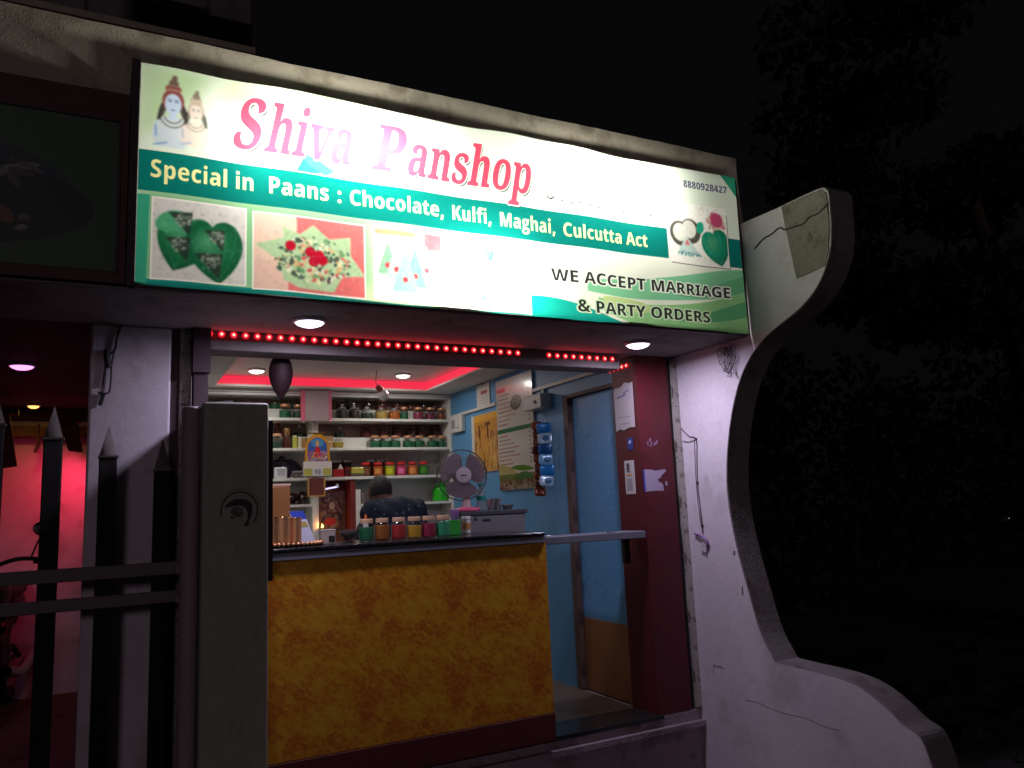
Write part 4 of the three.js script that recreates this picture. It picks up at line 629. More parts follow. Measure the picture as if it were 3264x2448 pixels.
  for (let i = 0; i < 5; i++) { const c = thing('dark_bottle', `dark brown bottle below the lower right shelf, ${['first', 'second', 'third', 'fourth', 'fifth'][i]} from left`, 'bottle', [2.03 + i * 0.165, 1.245, -6.70], 0, 'dark bottles below the lower right shelf'); part(c, 'bottle_body', lathe([[0.0001, 0], [0.045, 0], [0.047, 0.01], [0.047, 0.14], [0.02, 0.19], [0.017, 0.22]]), sheet('#241410', 0.25)); part(c, 'cap', cyl(0.019, 0.019, 0.025, 14), lidM.dark, [0, 0.23, 0]); }
  const lb = thing('dark_pouch', 'glossy dark brown pouches heaped on lower left shelf', 'pouch', [1.44, S4 + 0.018, -6.70]);
  for (let i = 0; i < 4; i++) part(lb, 'pouch_body', new THREE.SphereGeometry(1, 20, 12).scale(0.055, 0.03, 0.04), sheet('#2c1210', 0.25), [-0.07 + i * 0.045, 0.03 + (i % 2) * 0.035, (i % 2) * 0.02], [0.2 * i, 0.5 * i, 0.2]);
  // niche: framed picture, lamp with flame, violet light
  const fr = thing('niche_picture', 'framed devotional picture standing in the dark red niche', 'picture', [1.765, 1.246, -6.76]);
  part(fr, 'frame', [bx(-0.112, 0.112, 0.545, 0.565, -0.012, 0.012), bx(-0.112, 0.112, 0.20, 0.22, -0.012, 0.012), bx(-0.112, -0.094, 0.22, 0.545, -0.012, 0.012), bx(0.094, 0.112, 0.22, 0.545, -0.012, 0.012), bx(-0.1, 0.1, 0, 0.2, -0.03, -0.014)], M.wood);
  part(fr, 'picture', new THREE.PlaneGeometry(0.188, 0.325), std({ map: canvasTex(256, 448, (g, W, H) => { g.fillStyle = '#4a3a34'; g.fillRect(0, 0, W, H); let s = 3; const q = () => { s = (s * 1664525 + 1013904223) >>> 0; return s / 4294967296; }; for (let i = 0; i < 130; i++) { g.fillStyle = ['#6a5648', '#8a7462', '#3a2c30', '#a08a74', '#5c3a34', '#74463c'][Math.floor(q() * 6)]; g.globalAlpha = 0.6; g.beginPath(); g.ellipse(q() * W, q() * H, 8 + q() * 34, 8 + q() * 30, q() * 3, 0, 7); g.fill(); } g.globalAlpha = 1; g.fillStyle = '#b8a48c'; g.beginPath(); g.ellipse(W * 0.5, H * 0.35, 34, 44, 0, 0, 7); g.fill(); g.fillStyle = '#a8382c'; g.beginPath(); g.ellipse(W * 0.42, H * 0.76, 70, 46, 0, 0, 7); g.fill(); }), roughness: 0.25 }), [0, 0.382, 0.001]);
  const ol = thing('oil_lamp', 'tiny burning oil lamp before the niche picture', 'lamp', [1.636, 1.246, -6.58]);
  part(ol, 'stand', lathe([[0.0001, 0], [0.035, 0], [0.03, 0.02], [0.01, 0.04], [0.008, 0.2], [0.02, 0.235], [0.03, 0.25], [0.026, 0.252], [0.0001, 0.242]]), M.brass); part(ol, 'flame', lathe([[0.0001, 0], [0.009, 0.008], [0.007, 0.02], [0.0001, 0.036]], 14), glow(1, 0.42, 0.08, 12), [0, 0.25, 0]);
  { const l = new THREE.PointLight(lin(1, 0.4, 0.1), LUX.flame); l.name = 'flame_light'; l.position.set(0, 0.268, 0); l.castShadow = true; l.shadow.radius = 0.4; ol.add(l); }
  const vl = thing('violet_light', 'short bluish glowing light bar at top of the niche', 'light', [1.732, 1.824, -6.63], 0);
  part(vl, 'light_bar', rb(0.115, 0.014, 0.02, 0.006, 3), glow(0.62, 0.55, 1, 1.6), [0, 0, 0], [0, 0, 0.16]); part(vl, 'cap', rb(0.02, 0.03, 0.02, 0.004), M.white, [0.045, 0.016, 0]);
  { const l = new THREE.RectAreaLight(lin(0.62, 0.55, 1), LUX.violet, 0.1, 0.014); l.name = 'violet_glow'; l.position.set(0, -0.012, 0); l.rotation.x = -Math.PI / 2; vl.add(l); }
}
// ---------------------------------------------------------------- things hanging inside
{
  const a = thing('acrylic_box', 'clear acrylic display box with pink side edges hung over top shelf', 'box', [1.585, 2.50, -6.54]);
  part(a, 'front_pane', bx(-0.098, 0.098, -0.125, 0.125, 0.028, 0.031), phy({ color: lin(0.9, 0.82, 0.84), transmission: 0.75, thickness: 0, roughness: 0.1 }));
  part(a, 'back_card', bx(-0.098, 0.098, -0.122, 0.122, -0.03, -0.027), std({ map: canvasTex(128, 160, (g, W, H) => { g.fillStyle = '#b8a4a4'; g.fillRect(0, 0, W, H); g.fillStyle = '#8a5a62'; g.beginPath(); g.ellipse(70, 50, 18, 12, 0, 0, 7); g.fill(); g.fillStyle = '#6a4a56'; g.beginPath(); g.ellipse(48, 92, 16, 9, 0.4, 0, 7); g.fill(); g.fillStyle = '#c07a7a'; g.fillRect(30, 120, 30, 8); }), roughness: 0.4 }));
  for (const s of [-1, 1]) part(a, 'pink_edge', rbx(s < 0 ? -0.125 : 0.098, s < 0 ? -0.098 : 0.12, -0.128, 0.128, -0.03, 0.031, 0.003), M.pinkPaper);
  for (const [x, y] of [[-0.112, 0.132], [0.11, 0.132], [-0.112, -0.132], [0.11, -0.132], [0.01, -0.132], [0.01, 0.13]]) part(a, 'stud', new THREE.SphereGeometry(0.009, 14, 10), M.chrome, [x, y, 0.02]);
  const b = thing('lamp_bulb', 'white globe bulb hanging from reddish holder before top shelf', 'bulb', [1.99, 2.525, -6.0]);
  part(b, 'globe', new THREE.SphereGeometry(0.043, 26, 18), phy({ color: lin(0.75, 0.75, 0.75), roughness: 0.08, clearcoat: 1 })); part(b, 'holder', cyl(0.022, 0.026, 0.05, 18), sheet('#8a4038', 0.4), [-0.035, 0.055, 0], [0, 0, 0.7]); part(b, 'cord', tube([[-0.05, 0.075, 0], [-0.06, 0.1, 0], [-0.055, 0.21, 0]], 0.003, 10), M.wire);
  const g = thing('hanging_gourd', 'dark maroon pointed gourd hanging from lintel as a charm', 'gourd', [0.79, 2.315, -3.99]); g.scale.setScalar(1.16);
  part(g, 'gourd_body', lathe([[0.0001, -0.112], [0.008, -0.104], [0.026, -0.078], [0.043, -0.042], [0.051, -0.005], [0.051, 0.02], [0.044, 0.05], [0.030, 0.078], [0.018, 0.094], [0.012, 0.106], [0.012, 0.13], [0.0001, 0.132]], 30), bump(sheet('#2b0d14', 0.6), 0.002, 3)); part(g, 'stalk', lathe([[0.0125, 0.112], [0.017, 0.12], [0.016, 0.14], [0.0001, 0.142]]), sheet('#1a0b10', 0.7)); part(g, 'string', cyl(0.002, 0.002, 0.06, 6), M.wire, [0, 0.15, 0]);
  // calendar
  const c = thing('wall_calendar', 'hanging calendar with arched devotional picture and date pad', 'calendar', [1.588, 2.08, -6.53]);
  const arch = new THREE.Shape(); arch.moveTo(-0.105, -0.04); arch.lineTo(0.105, -0.04); arch.lineTo(0.098, 0.09); arch.bezierCurveTo(0.09, 0.15, 0.05, 0.16, 0.035, 0.186); arch.lineTo(-0.035, 0.186); arch.bezierCurveTo(-0.05, 0.16, -0.09, 0.15, -0.098, 0.09); arch.lineTo(-0.105, -0.04);
  const ag = new THREE.ExtrudeGeometry(arch, { depth: 0.003, bevelEnabled: false, curveSegments: 12 }); { const p = ag.attributes.position, uv = ag.attributes.uv; for (let i = 0; i < p.count; i++) uv.setXY(i, (p.getX(i) + 0.105) / 0.21, (p.getY(i) + 0.04) / 0.226); }
  part(c, 'picture', ag, std({ map: canvasTex(256, 276, (x, W, H) => { x.fillStyle = '#c98a1e'; x.fillRect(0, 0, W, H); x.fillStyle = '#3a5aa8'; x.beginPath(); x.moveTo(24, H); x.lineTo(34, 100); x.quadraticCurveTo(128, -30, 222, 100); x.lineTo(232, H); x.fill(); x.fillStyle = '#8a5a8a'; x.fillRect(30, 170, 196, 110); x.fillStyle = '#4a8ac0'; x.beginPath(); x.ellipse(128, 90, 64, 44, 0, 0, 7); x.fill(); x.fillStyle = '#c8242c'; x.beginPath(); x.moveTo(84, 240); x.quadraticCurveTo(100, 130, 128, 120); x.quadraticCurveTo(156, 130, 172, 240); x.fill(); x.fillStyle = '#d8a070'; x.beginPath(); x.ellipse(128, 104, 16, 20, 0, 0, 7); x.fill(); x.fillStyle = '#d8a828'; x.beginPath(); x.moveTo(110, 92); x.lineTo(128, 56); x.lineTo(146, 92); x.fill(); let s = 2; const q = () => { s = (s * 1664525 + 1013904223) >>> 0; return s / 4294967296; }; for (let i = 0; i < 60; i++) { x.fillStyle = ['#d8a070', '#c8842c', '#8fa0c8', '#c86a7a', '#e0c8a0'][Math.floor(q() * 5)]; x.beginPath(); x.arc(30 + q() * 196, 180 + q() * 90, 3 + q() * 8, 0, 7); x.fill(); } }), roughness: 0.35 }));
  part(c, 'date_pad', new THREE.BoxGeometry(0.232, 0.118, 0.008).translate(0, -0.10, 0.004), std({ map: canvasTex(512, 256, (x, W, H) => { x.fillStyle = '#d9cfcd'; x.fillRect(0, 0, W, H); x.strokeStyle = '#8a6a78'; x.lineWidth = 6; for (let k = 0; k < 14; k++) { x.beginPath(); x.moveTo(30 + k * 33, 40); x.lineTo(48 + k * 33, 40); x.stroke(); } x.lineWidth = 3; x.beginPath(); x.moveTo(60, 75); x.lineTo(440, 75); x.stroke(); x.fillStyle = '#b5b04a'; x.fillRect(10, 120, 150, 130); x.fillRect(352, 120, 150, 130); x.fillStyle = '#c8c8d0'; x.fillRect(170, 112, 172, 140); x.fillStyle = '#4a4a58'; x.font = 'bold 110px sans-serif'; x.fillText('10', 190, 222); x.fillStyle = '#a8a060'; for (let k = 0; k < 8; k++) { x.fillRect(24 + (k % 4) * 32, 140 + Math.floor(k / 4) * 50, 20, 22); x.fillRect(366 + (k % 4) * 32, 140 + Math.floor(k / 4) * 50, 20, 22); } }), roughness: 0.6 }));
  part(c, 'hanger_strip', rbx(-0.08, 0.06, 0.1855, 0.20, -0.002, 0.006, 0.002), M.brass);
  const h = thing('small_picture', 'small gold framed reddish picture hanging below calendar', 'picture', [1.578, 1.83, -6.53]);
  part(h, 'frame', [bx(-0.072, 0.072, -0.078, -0.066, -0.006, 0.006), bx(-0.072, -0.06, -0.066, 0.075, -0.006, 0.006), bx(0.06, 0.072, -0.066, 0.075, -0.006, 0.006)], std({ color: lin(0.5, 0.26, 0.06), roughness: 0.4 })); part(h, 'picture', bx(-0.06, 0.06, -0.066, 0.075, -0.003, 0.0), std({ map: canvasTex(96, 112, (x, W, H) => { x.fillStyle = '#6a3226'; x.fillRect(0, 0, W, H); x.fillStyle = '#8a3a34'; x.beginPath(); x.ellipse(44, 44, 30, 24, 0, 0, 7); x.fill(); x.fillStyle = '#9a7a70'; x.fillRect(40, 78, 40, 14); x.fillStyle = '#b87a50'; x.beginPath(); x.ellipse(46, 34, 10, 10, 0, 0, 7); x.fill(); }), roughness: 0.4 }));
}
// ================================================================= ON THE COUNTER
{
  const z0 = -3.93;
  const tr = thing('copper_tray', 'round copper tray with beaded rim at left end of counter', 'tray', [0.83, CT, -3.93]);
  part(tr, 'tray_plate', lathe([[0.0001, 0.002], [0.13, 0.002], [0.142, 0.012], [0.146, 0.012], [0.132, 0]], 48), M.darkMetal);
  part(tr, 'beaded_rim', Array.from({ length: 40 }, (_, i) => new THREE.SphereGeometry(0.0095, 10, 8).translate(0.142 * Math.cos(i * Math.PI / 20), 0.013, 0.142 * Math.sin(i * Math.PI / 20))), M.copper);
  const cup = (l, x, z, r, h) => { const t = thing('copper_tumbler', l, 'tumbler', [x, CT + 0.0125, z], 0, 'polished copper tumblers'); part(t, 'tumbler_body', lathe([[0.0001, 0.002], [r, 0.002], [r * 1.02, 0.008], [r, 0.014], [r * 1.01, h * 0.9], [r * 1.06, h * 0.92], [r * 1.06, h * 0.97], [r * 0.98, h], [r * 0.94, h], [r * 0.92, 0.01], [0.0001, 0.008]], 32), M.copper); part(t, 'rim', new THREE.TorusGeometry(r * 1.03, 0.003, 8, 36).rotateX(Math.PI / 2).translate(0, h * 0.99, 0), M.brass); };
  cup('larger polished copper tumbler on beaded tray, next to cabinet', 0.778, -3.90, 0.042, 0.128); cup('second polished copper tumbler on beaded tray, nearer the card stand', 0.845, -3.93, 0.03, 0.122);
  const bxo = thing('copper_box', 'tall copper-coloured box behind the tumblers, next to cabinet', 'box', [0.782, CT, -4.10]);
  part(bxo, 'box_body', rb(0.135, 0.292, 0.08, 0.004).translate(0, 0.146, 0), std({ color: lin(0.5, 0.22, 0.08), roughness: 0.32, metalness: 0.5 })); part(bxo, 'lid', rb(0.142, 0.012, 0.086, 0.003).translate(0, 0.298, 0), std({ color: lin(0.62, 0.4, 0.3), roughness: 0.4 }));
  const st = thing('card_stand', 'slanted white card stand with blue header on counter', 'stand', [0.905, CT, -3.96]);
  const sh = new THREE.Shape([[-0.045, 0], [0.05, 0], [-0.006, 0.168], [-0.075, 0.168]].map((p) => new THREE.Vector2(...p)));
  part(st, 'card', new THREE.ExtrudeGeometry(sh, { depth: 0.004, bevelEnabled: false }), sheet('#c6c8da', 0.4), [0, 0, 0], [-0.2, 0, 0]); part(st, 'header', new THREE.ExtrudeGeometry(new THREE.Shape([[-0.0745, 0.1675], [-0.0065, 0.1675], [0.007, 0.128], [-0.062, 0.128]].map((p) => new THREE.Vector2(...p))), { depth: 0.0055, bevelEnabled: false }), sheet('#2a44b0', 0.4), [0, 0, 0], [-0.2, 0, 0]); part(st, 'stripe', new THREE.ExtrudeGeometry(new THREE.Shape([[-0.048, 0.115], [0.004, 0.115], [0.014, 0.088], [-0.038, 0.088]].map((p) => new THREE.Vector2(...p))), { depth: 0.0055, bevelEnabled: false }), sheet('#a89a4c', 0.5), [0, 0, 0], [-0.2, 0, 0]); part(st, 'foot', rb(0.09, 0.006, 0.06, 0.002), M.white, [0, 0.003, -0.02]);
  const wb = thing('white_box', 'small pale box with dark sticker on counter, left of glass bowl', 'box', [1.0, CT, z0]);
  part(wb, 'box_body', rb(0.07, 0.062, 0.06, 0.004).translate(0, 0.031, 0), sheet('#a89a90', 0.6)); part(wb, 'sticker', rb(0.03, 0.03, 0.002, 0.0008).translate(0.016, 0.024, 0.031), M.black); part(wb, 'lid', rb(0.072, 0.008, 0.062, 0.003).translate(0, 0.066, 0), sheet('#b8aca2', 0.6));
  const bo = thing('glass_bowl', 'dark footed glass bowl on counter before the jar row', 'bowl', [1.113, CT, z0 - 0.01]);
  part(bo, 'bowl_body', lathe([[0.0001, 0.0], [0.02, 0.0], [0.022, 0.004], [0.008, 0.012], [0.03, 0.024], [0.044, 0.04], [0.046, 0.062], [0.043, 0.062], [0.04, 0.042], [0.0001, 0.026]], 28), phy({ color: lin(0.25, 0.2, 0.2), transmission: 0.6, thickness: 0, roughness: 0.12 })); part(bo, 'contents', new THREE.SphereGeometry(0.038, 20, 12).scale(1, 0.4, 1).translate(0, 0.045, 0), sheet('#3a1c14', 0.5));
  [['green', GR, 0.62], ['amber', '#8a4a10', 0.7], ['red', '#9a1c20', 0.66], ['yellow', '#b08414', 0.6], ['magenta red', '#8a1038', 0.66], ['pale green', '#2c8a60', 0.7]].forEach(([n, c, f], i) =>
    jar(`${n} jar with flat copper lid standing in row on the counter`, [1.202, 1.283, 1.371, 1.455, 1.534, 1.614][i], CT, z0 + (i - 2.5) * 0.002, 0.078, 0.112, f, c, 'tan', 'jars in a row on the counter', 'counter_jar'));
  const ob = thing('squeeze_bottle', 'small white bottle with orange cap behind green counter jar', 'bottle', [1.245, CT, -4.09]);
  part(ob, 'bottle_body', lathe([[0.0001, 0], [0.014, 0], [0.015, 0.09], [0.007, 0.104]]), M.white); part(ob, 'cap', lathe([[0.0085, 0.10], [0.009, 0.102], [0.006, 0.132], [0.0001, 0.135]]), sheet('#d85a14', 0.4));
}
// right end: cash box, fan and small things
{
  const CB = 1.437;
  const sb = thing('side_board', 'dark side board behind the counter that carries the cash box', 'table');
  part(sb, 'board', rbx(1.70, 2.34, 1.41, CB, -4.46, -4.245, 0.003), M.darkMetal); part(sb, 'leg', bx(2.30, 2.335, FL, 1.41, -4.45, -4.41), M.darkMetal); part(sb, 'leg', bx(1.705, 1.74, FL, 1.41, -4.45, -4.41), M.darkMetal);
  const b = thing('cash_box', 'grey metal box with dark lid at right end of counter', 'box', [2.085, CB, -4.34]);
  part(b, 'box_body', rb(0.40, 0.128, 0.17, 0.005).translate(0, 0.064, 0), bump(std({ color: lin(0.15, 0.15, 0.165), roughness: 0.5, metalness: 0.1 }), 0.001, 5)); part(b, 'lid', rb(0.43, 0.026, 0.185, 0.005).translate(0.0, 0.141, 0), std({ color: lin(0.045, 0.045, 0.055), roughness: 0.5 })); part(b, 'latch', rb(0.05, 0.012, 0.006, 0.002).translate(-0.06, 0.10, 0.087), M.darkMetal); part(b, 'lock', cyl(0.008, 0.008, 0.008, 14).rotateX(Math.PI / 2), M.darkMetal, [-0.13, 0.108, 0.087]);
  const BT = CB + 0.154;
  const f = thing('table_fan', 'grey table fan with round hub on pink base above cash box', 'fan', [1.935, BT, -4.33]);
  part(f, 'fan_base', lathe([[0.0001, 0], [0.076, 0], [0.08, 0.008], [0.076, 0.018], [0.03, 0.026], [0.0001, 0.028]], 36), M.pink); part(f, 'pole', lathe([[0.03, 0.024], [0.022, 0.06], [0.024, 0.1], [0.02, 0.19]], 20), sheet('#b49a9c', 0.4));
  const hd = part(f, 'motor', lathe([[0.0001, 0.03], [0.05, 0.024], [0.06, -0.02], [0.045, -0.08], [0.0001, -0.095]], 24).rotateX(Math.PI / 2), sheet('#a89296', 0.4), [-0.02, 0.215, -0.02], [0.05, -0.25, 0]); hd.scale.setScalar(0.9);
  const bladeS = new THREE.Shape(); bladeS.moveTo(0.03, -0.014); bladeS.bezierCurveTo(0.05, -0.09, 0.10, -0.125, 0.135, -0.07); bladeS.bezierCurveTo(0.158, -0.02, 0.156, 0.06, 0.10, 0.108); bladeS.bezierCurveTo(0.07, 0.11, 0.04, 0.05, 0.03, 0.018);
  const bm = phy({ color: lin(0.34, 0.26, 0.28), roughness: 0.35, transmission: 0.35, thickness: 0, side: THREE.DoubleSide });
  for (let i = 0; i < 3; i++) { const g = new THREE.ExtrudeGeometry(bladeS, { depth: 0.003, bevelEnabled: false, curveSegments: 14 }); const p = g.attributes.position; for (let k = 0; k < p.count; k++) p.setZ(k, p.getZ(k) + p.getY(k) * 0.2); g.computeVertexNormals(); part(hd, 'blade', g, bm, [0, 0, 0.05], [0, 0, i * Math.PI * 2 / 3 + 0.4]); }
  const wires = []; for (let i = 0; i < 40; i++) { const a = i * Math.PI / 20, c = Math.cos(a), s = Math.sin(a); wires.push(tube([[0.03 * c, 0.03 * s, 0.095], [0.11 * c, 0.11 * s, 0.09], [0.155 * c, 0.155 * s, 0.06], [0.165 * c, 0.165 * s, 0.03]], 0.0009, 8, 4)); }
  part(hd, 'guard', [new THREE.TorusGeometry(0.166, 0.0038, 8, 60).translate(0, 0, 0.03), new THREE.TorusGeometry(0.11, 0.0012, 6, 50).translate(0, 0, 0.091), new THREE.TorusGeometry(0.166, 0.002, 8, 60).translate(0, 0, 0.0), ...wires], std({ color: lin(0.1, 0.1, 0.11), roughness: 0.4 }));
  part(hd, 'hub_badge', lathe([[0.0001, 0.008], [0.046, 0.005], [0.052, 0], [0.052, -0.006]], 30).rotateX(Math.PI / 2), sheet('#b9a9b0', 0.45), [0, 0, 0.096]); part(hd, 'emblem', rb(0.036, 0.007, 0.002, 0.0006), M.darkMetal, [0, 0, 0.1045]);
  part(f, 'fan_cord', tube([[-0.03, 0.2, -0.1], [0.12, 0.12, -0.09], [0.16, 0.2, -0.1], [0.18, 0.32, -0.1]], 0.003, 24), M.wire);
  const wbt = thing('water_bottle', 'clear water bottle with teal label and cap behind fan', 'bottle', [2.045, BT, -4.36]);
  part(wbt, 'bottle_body', lathe([[0.0001, 0.001], [0.026, 0.001], [0.03, 0.01], [0.03, 0.1], [0.014, 0.128], [0.012, 0.145]]), phy({ color: lin(0.8, 0.76, 0.78), transmission: 0.85, thickness: 0, roughness: 0.1 })); part(wbt, 'label_band', cyl(0.0305, 0.0305, 0.028, 24, true).translate(0, 0.075, 0), sheet('#148a84', 0.4)); part(wbt, 'cap', cyl(0.014, 0.014, 0.016, 16).translate(0, 0.153, 0), sheet('#148a6a', 0.4));
  for (let i = 0; i < 2; i++) { const t = thing('steel_tumbler', i ? 'steel tumbler on cash box, nearer the small bowl' : 'steel tumbler on cash box, next to the water bottle', 'tumbler', [2.095 + i * 0.05, BT, -4.33 - i * 0.02]); part(t, 'tumbler_body', lathe([[0.0001, 0.001], [0.022, 0.001], [0.027, 0.068], [0.025, 0.068], [0.02, 0.004]], 24), M.steel); part(t, 'rim', new THREE.TorusGeometry(0.026, 0.0018, 6, 26).rotateX(Math.PI / 2).translate(0, 0.068, 0), M.chrome); }
  const bw = thing('steel_bowl', 'small steel bowl on right end of the cash box', 'bowl', [2.205, BT, -4.33]); part(bw, 'bowl_body', lathe([[0.0001, 0.001], [0.026, 0.001], [0.038, 0.03], [0.036, 0.03], [0.024, 0.004]], 26), M.steel); part(bw, 'rim', new THREE.TorusGeometry(0.037, 0.0018, 6, 26).rotateX(Math.PI / 2).translate(0, 0.03, 0), M.chrome);
  const gb = thing('green_box', 'green plastic box on counter, right of pale green jar', 'box', [1.722, CT, -4.05]); part(gb, 'box_body', rb(0.07, 0.078, 0.06, 0.005).translate(0, 0.039, 0), std({ color: lin(0.03, 0.3, 0.035), roughness: 0.4 })); part(gb, 'rim', rb(0.074, 0.008, 0.064, 0.003).translate(0, 0.078, 0), std({ color: lin(0.04, 0.36, 0.04), roughness: 0.4 }));
  const pc = thing('purple_cup', 'purple plastic cup standing on the green box', 'cup', [1.735, CT + 0.082, -4.05]); part(pc, 'cup_body', lathe([[0.0001, 0.001], [0.022, 0.001], [0.027, 0.055], [0.025, 0.055], [0.02, 0.004]], 24), M.purple); part(pc, 'rim', new THREE.TorusGeometry(0.026, 0.002, 6, 24).rotateX(Math.PI / 2).translate(0, 0.055, 0), M.purple);
  const wt = thing('white_tub', 'white tub with orange label before the cash box', 'tub', [1.835, CT, -4.12]); part(wt, 'tub_body', lathe([[0.0001, 0], [0.021, 0], [0.023, 0.006], [0.022, 0.078], [0.02, 0.082]]), M.white); part(wt, 'paper_label', cyl(0.0235, 0.0235, 0.036, 20, true).translate(0, 0.042, 0), sheet('#c88a50', 0.5)); part(wt, 'lid', cyl(0.026, 0.026, 0.016, 22).translate(0, 0.09, 0), M.white);
}
// ================================================================= ON THE BLUE WALL AND THE PILASTER
const onWall = (t) => (t.rotation.y = -Math.PI / 2, t); // faces into the shop; local x runs towards the street
{
  const mb = onWall(thing('menu_board', 'tall white menu board with green band and leaf picture on blue wall', 'menu', [XB - 0.012, 2.165, -5.335]));
  part(mb, 'board', rb(0.60, 0.87, 0.014, 0.003), M.white);
  part(mb, 'print', new THREE.PlaneGeometry(0.594, 0.862), phy({ roughness: 0.3, clearcoat: 0.5, clearcoatRoughness: 0.12, map: canvasTex(768, 1110, (g, W, H) => {
    g.fillStyle = '#c4c0b8'; g.fillRect(0, 0, W, H); let s = 5; const q = () => { s = (s * 1664525 + 1013904223) >>> 0; return s / 4294967296; };
    g.fillStyle = '#b9b6b4'; g.fillRect(0, 0, W, 70); g.fillStyle = '#c03a44'; g.fillRect(16, 84, 190, 44);
    const rows = (y0, n, dy) => { for (let i = 0; i < n; i++) { const y = y0 + i * dy; g.fillStyle = ['#a2706c', '#94605e', '#a87a70'][i % 3]; let x = 26; const w = 210 + q() * 250; while (x < w) { const l = 14 + q() * 40; g.fillRect(x, y, l, 15); x += l + 7; } g.fillStyle = '#7a6a72'; g.fillRect(W - 96, y, 18, 16); g.fillRect(W - 74, y, 16, 16); } };
    rows(150, 8, 43); g.fillStyle = '#4a463e'; g.beginPath(); g.ellipse(430, 262, 120, 74, -0.1, 0, 7); g.fill(); g.fillStyle = '#6c6a5a'; g.beginPath(); g.ellipse(425, 250, 92, 46, -0.1, 0, 7); g.fill(); for (let i = 0; i < 40; i++) { g.fillStyle = ['#8a8672', '#3a382f', '#5d6a4c'][i % 3]; g.beginPath(); g.arc(350 + q() * 150, 222 + q() * 60, 4 + q() * 9, 0, 7); g.fill(); }
    g.fillStyle = '#1f6a40'; g.fillRect(0, 500, W, 44); rows(570, 8, 40);
    g.fillStyle = '#a39a62'; g.beginPath(); g.moveTo(0, 850); g.quadraticCurveTo(260, 880, 420, 960); g.lineTo(420, H); g.lineTo(0, H); g.fill(); g.fillStyle = '#5f6a2a'; g.fillRect(0, 960, W, H - 960); g.fillStyle = '#3d7a22'; g.beginPath(); g.moveTo(250, 900); g.quadraticCurveTo(480, 850, 760, 930); g.quadraticCurveTo(500, 960, 250, 900); g.fill(); g.fillStyle = '#2c6420'; g.beginPath(); g.moveTo(330, 1000); g.quadraticCurveTo(540, 890, 740, 1000); g.quadraticCurveTo(560, 1060, 330, 1000); g.fill();
    for (let i = 0; i < 130; i++) { g.fillStyle = ['#6a3a2c', '#8a7a6c', '#4a2a24', '#7a2c30', '#97887a'][Math.floor(q() * 5)]; g.beginPath(); g.ellipse(q() * W, 1030 + q() * 80, 8 + q() * 26, 6 + q() * 18, q() * 3, 0, 7); g.fill(); }
  }) }), [0, 0, 0.0085]);
  const yp = onWall(thing('yellow_poster', 'yellow-brown poster on blue wall behind the table fan', 'poster', [XB - 0.006, 2.135, -5.875]));
  part(yp, 'sheet', rb(0.46, 0.485, 0.006, 0.001), sheet('#b8b0a0')); part(yp, 'print', new THREE.PlaneGeometry(0.45, 0.475), std({ roughness: 0.4, map: canvasTex(384, 400, (g, W, H) => { g.fillStyle = '#c08a34'; g.fillRect(0, 0, W, H); let s = 8; const q = () => { s = (s * 1664525 + 1013904223) >>> 0; return s / 4294967296; }; for (let i = 0; i < 220; i++) { g.fillStyle = ['rgba(140,90,50,0.5)', 'rgba(200,150,90,0.5)', 'rgba(110,66,40,0.45)', 'rgba(214,176,120,0.5)'][Math.floor(q() * 4)]; g.fillRect(q() * W, 60 + q() * H, 8 + q() * 20, 20 + q() * 90); } g.fillStyle = '#6a3a1c'; g.fillRect(70, 70, 30, 90); g.fillRect(180, 60, 90, 24); g.fillRect(212, 60, 26, 110); g.fillStyle = '#d8a03c'; g.fillRect(0, 0, W, 44); }) }), [0, 0, 0.0042]); part(yp, 'side_strip', rb(0.05, 0.485, 0.006, 0.001), sheet('#c9c4bc'), [-0.255, 0, 0]);
  const wc = onWall(thing('small_calendar', 'small white calendar sheet on blue wall near the ceiling', 'calendar', [XB - 0.006, 2.535, -5.90]));
  part(wc, 'sheet', rb(0.25, 0.185, 0.008, 0.002), sheet('#cfccc8')); part(wc, 'heading', rb(0.12, 0.03, 0.002, 0.0008), sheet('#a85a5a'), [0.02, 0.02, 0.005]); part(wc, 'clip', rb(0.03, 0.012, 0.012, 0.002), M.darkMetal, [0, 0.092, 0.004]); for (let k = 0; k < 3; k++) part(wc, 'ruled_line', rb(0.18, 0.003, 0.001, 0.0004), sheet('#9a9898'), [0, -0.02 - k * 0.022, 0.0045]);
  const sw = onWall(thing('switch_box', 'square white switch box on blue wall beside shelf end', 'switch', [XB - 0.02, 2.35, -6.42]));
  part(sw, 'plate', rb(0.25, 0.155, 0.04, 0.006), M.pvc); part(sw, 'switch_key', rb(0.05, 0.075, 0.012, 0.003), sheet('#8d9498', 0.4), [-0.05, 0, 0.024]); part(sw, 'switch_key', rb(0.05, 0.075, 0.012, 0.003), sheet('#c9c9c4', 0.4), [0.04, 0, 0.024]);
  const s2 = onWall(thing('switch_box', 'deep white junction box on blue wall, right of menu board', 'switch', [XB - 0.045, 2.335, -4.925]));
  part(s2, 'box_body', rb(0.26, 0.095, 0.09, 0.006), M.pvc); part(s2, 'cover', rb(0.262, 0.012, 0.092, 0.003), M.white, [0, 0.05, 0]); part(s2, 'knob', cyl(0.012, 0.012, 0.01, 14).rotateX(Math.PI / 2), sheet('#8a8a86'), [0.05, 0, 0.05]);
  const cd = thing('cable_trunking', 'white cable trunking running along the top of blue wall', 'trunking');
  part(cd, 'run', rbx(XB - 0.022, XB - 0.001, 2.43, 2.455, -5.03, -4.05, 0.003), M.pvc); part(cd, 'run', rbx(XB - 0.022, XB - 0.001, 2.415, 2.44, -6.60, -5.66, 0.003), M.pvc); part(cd, 'drop', rbx(XB - 0.021, XB - 0.001, 2.39, 2.4295, -4.895, -4.87, 0.003), M.pvc);
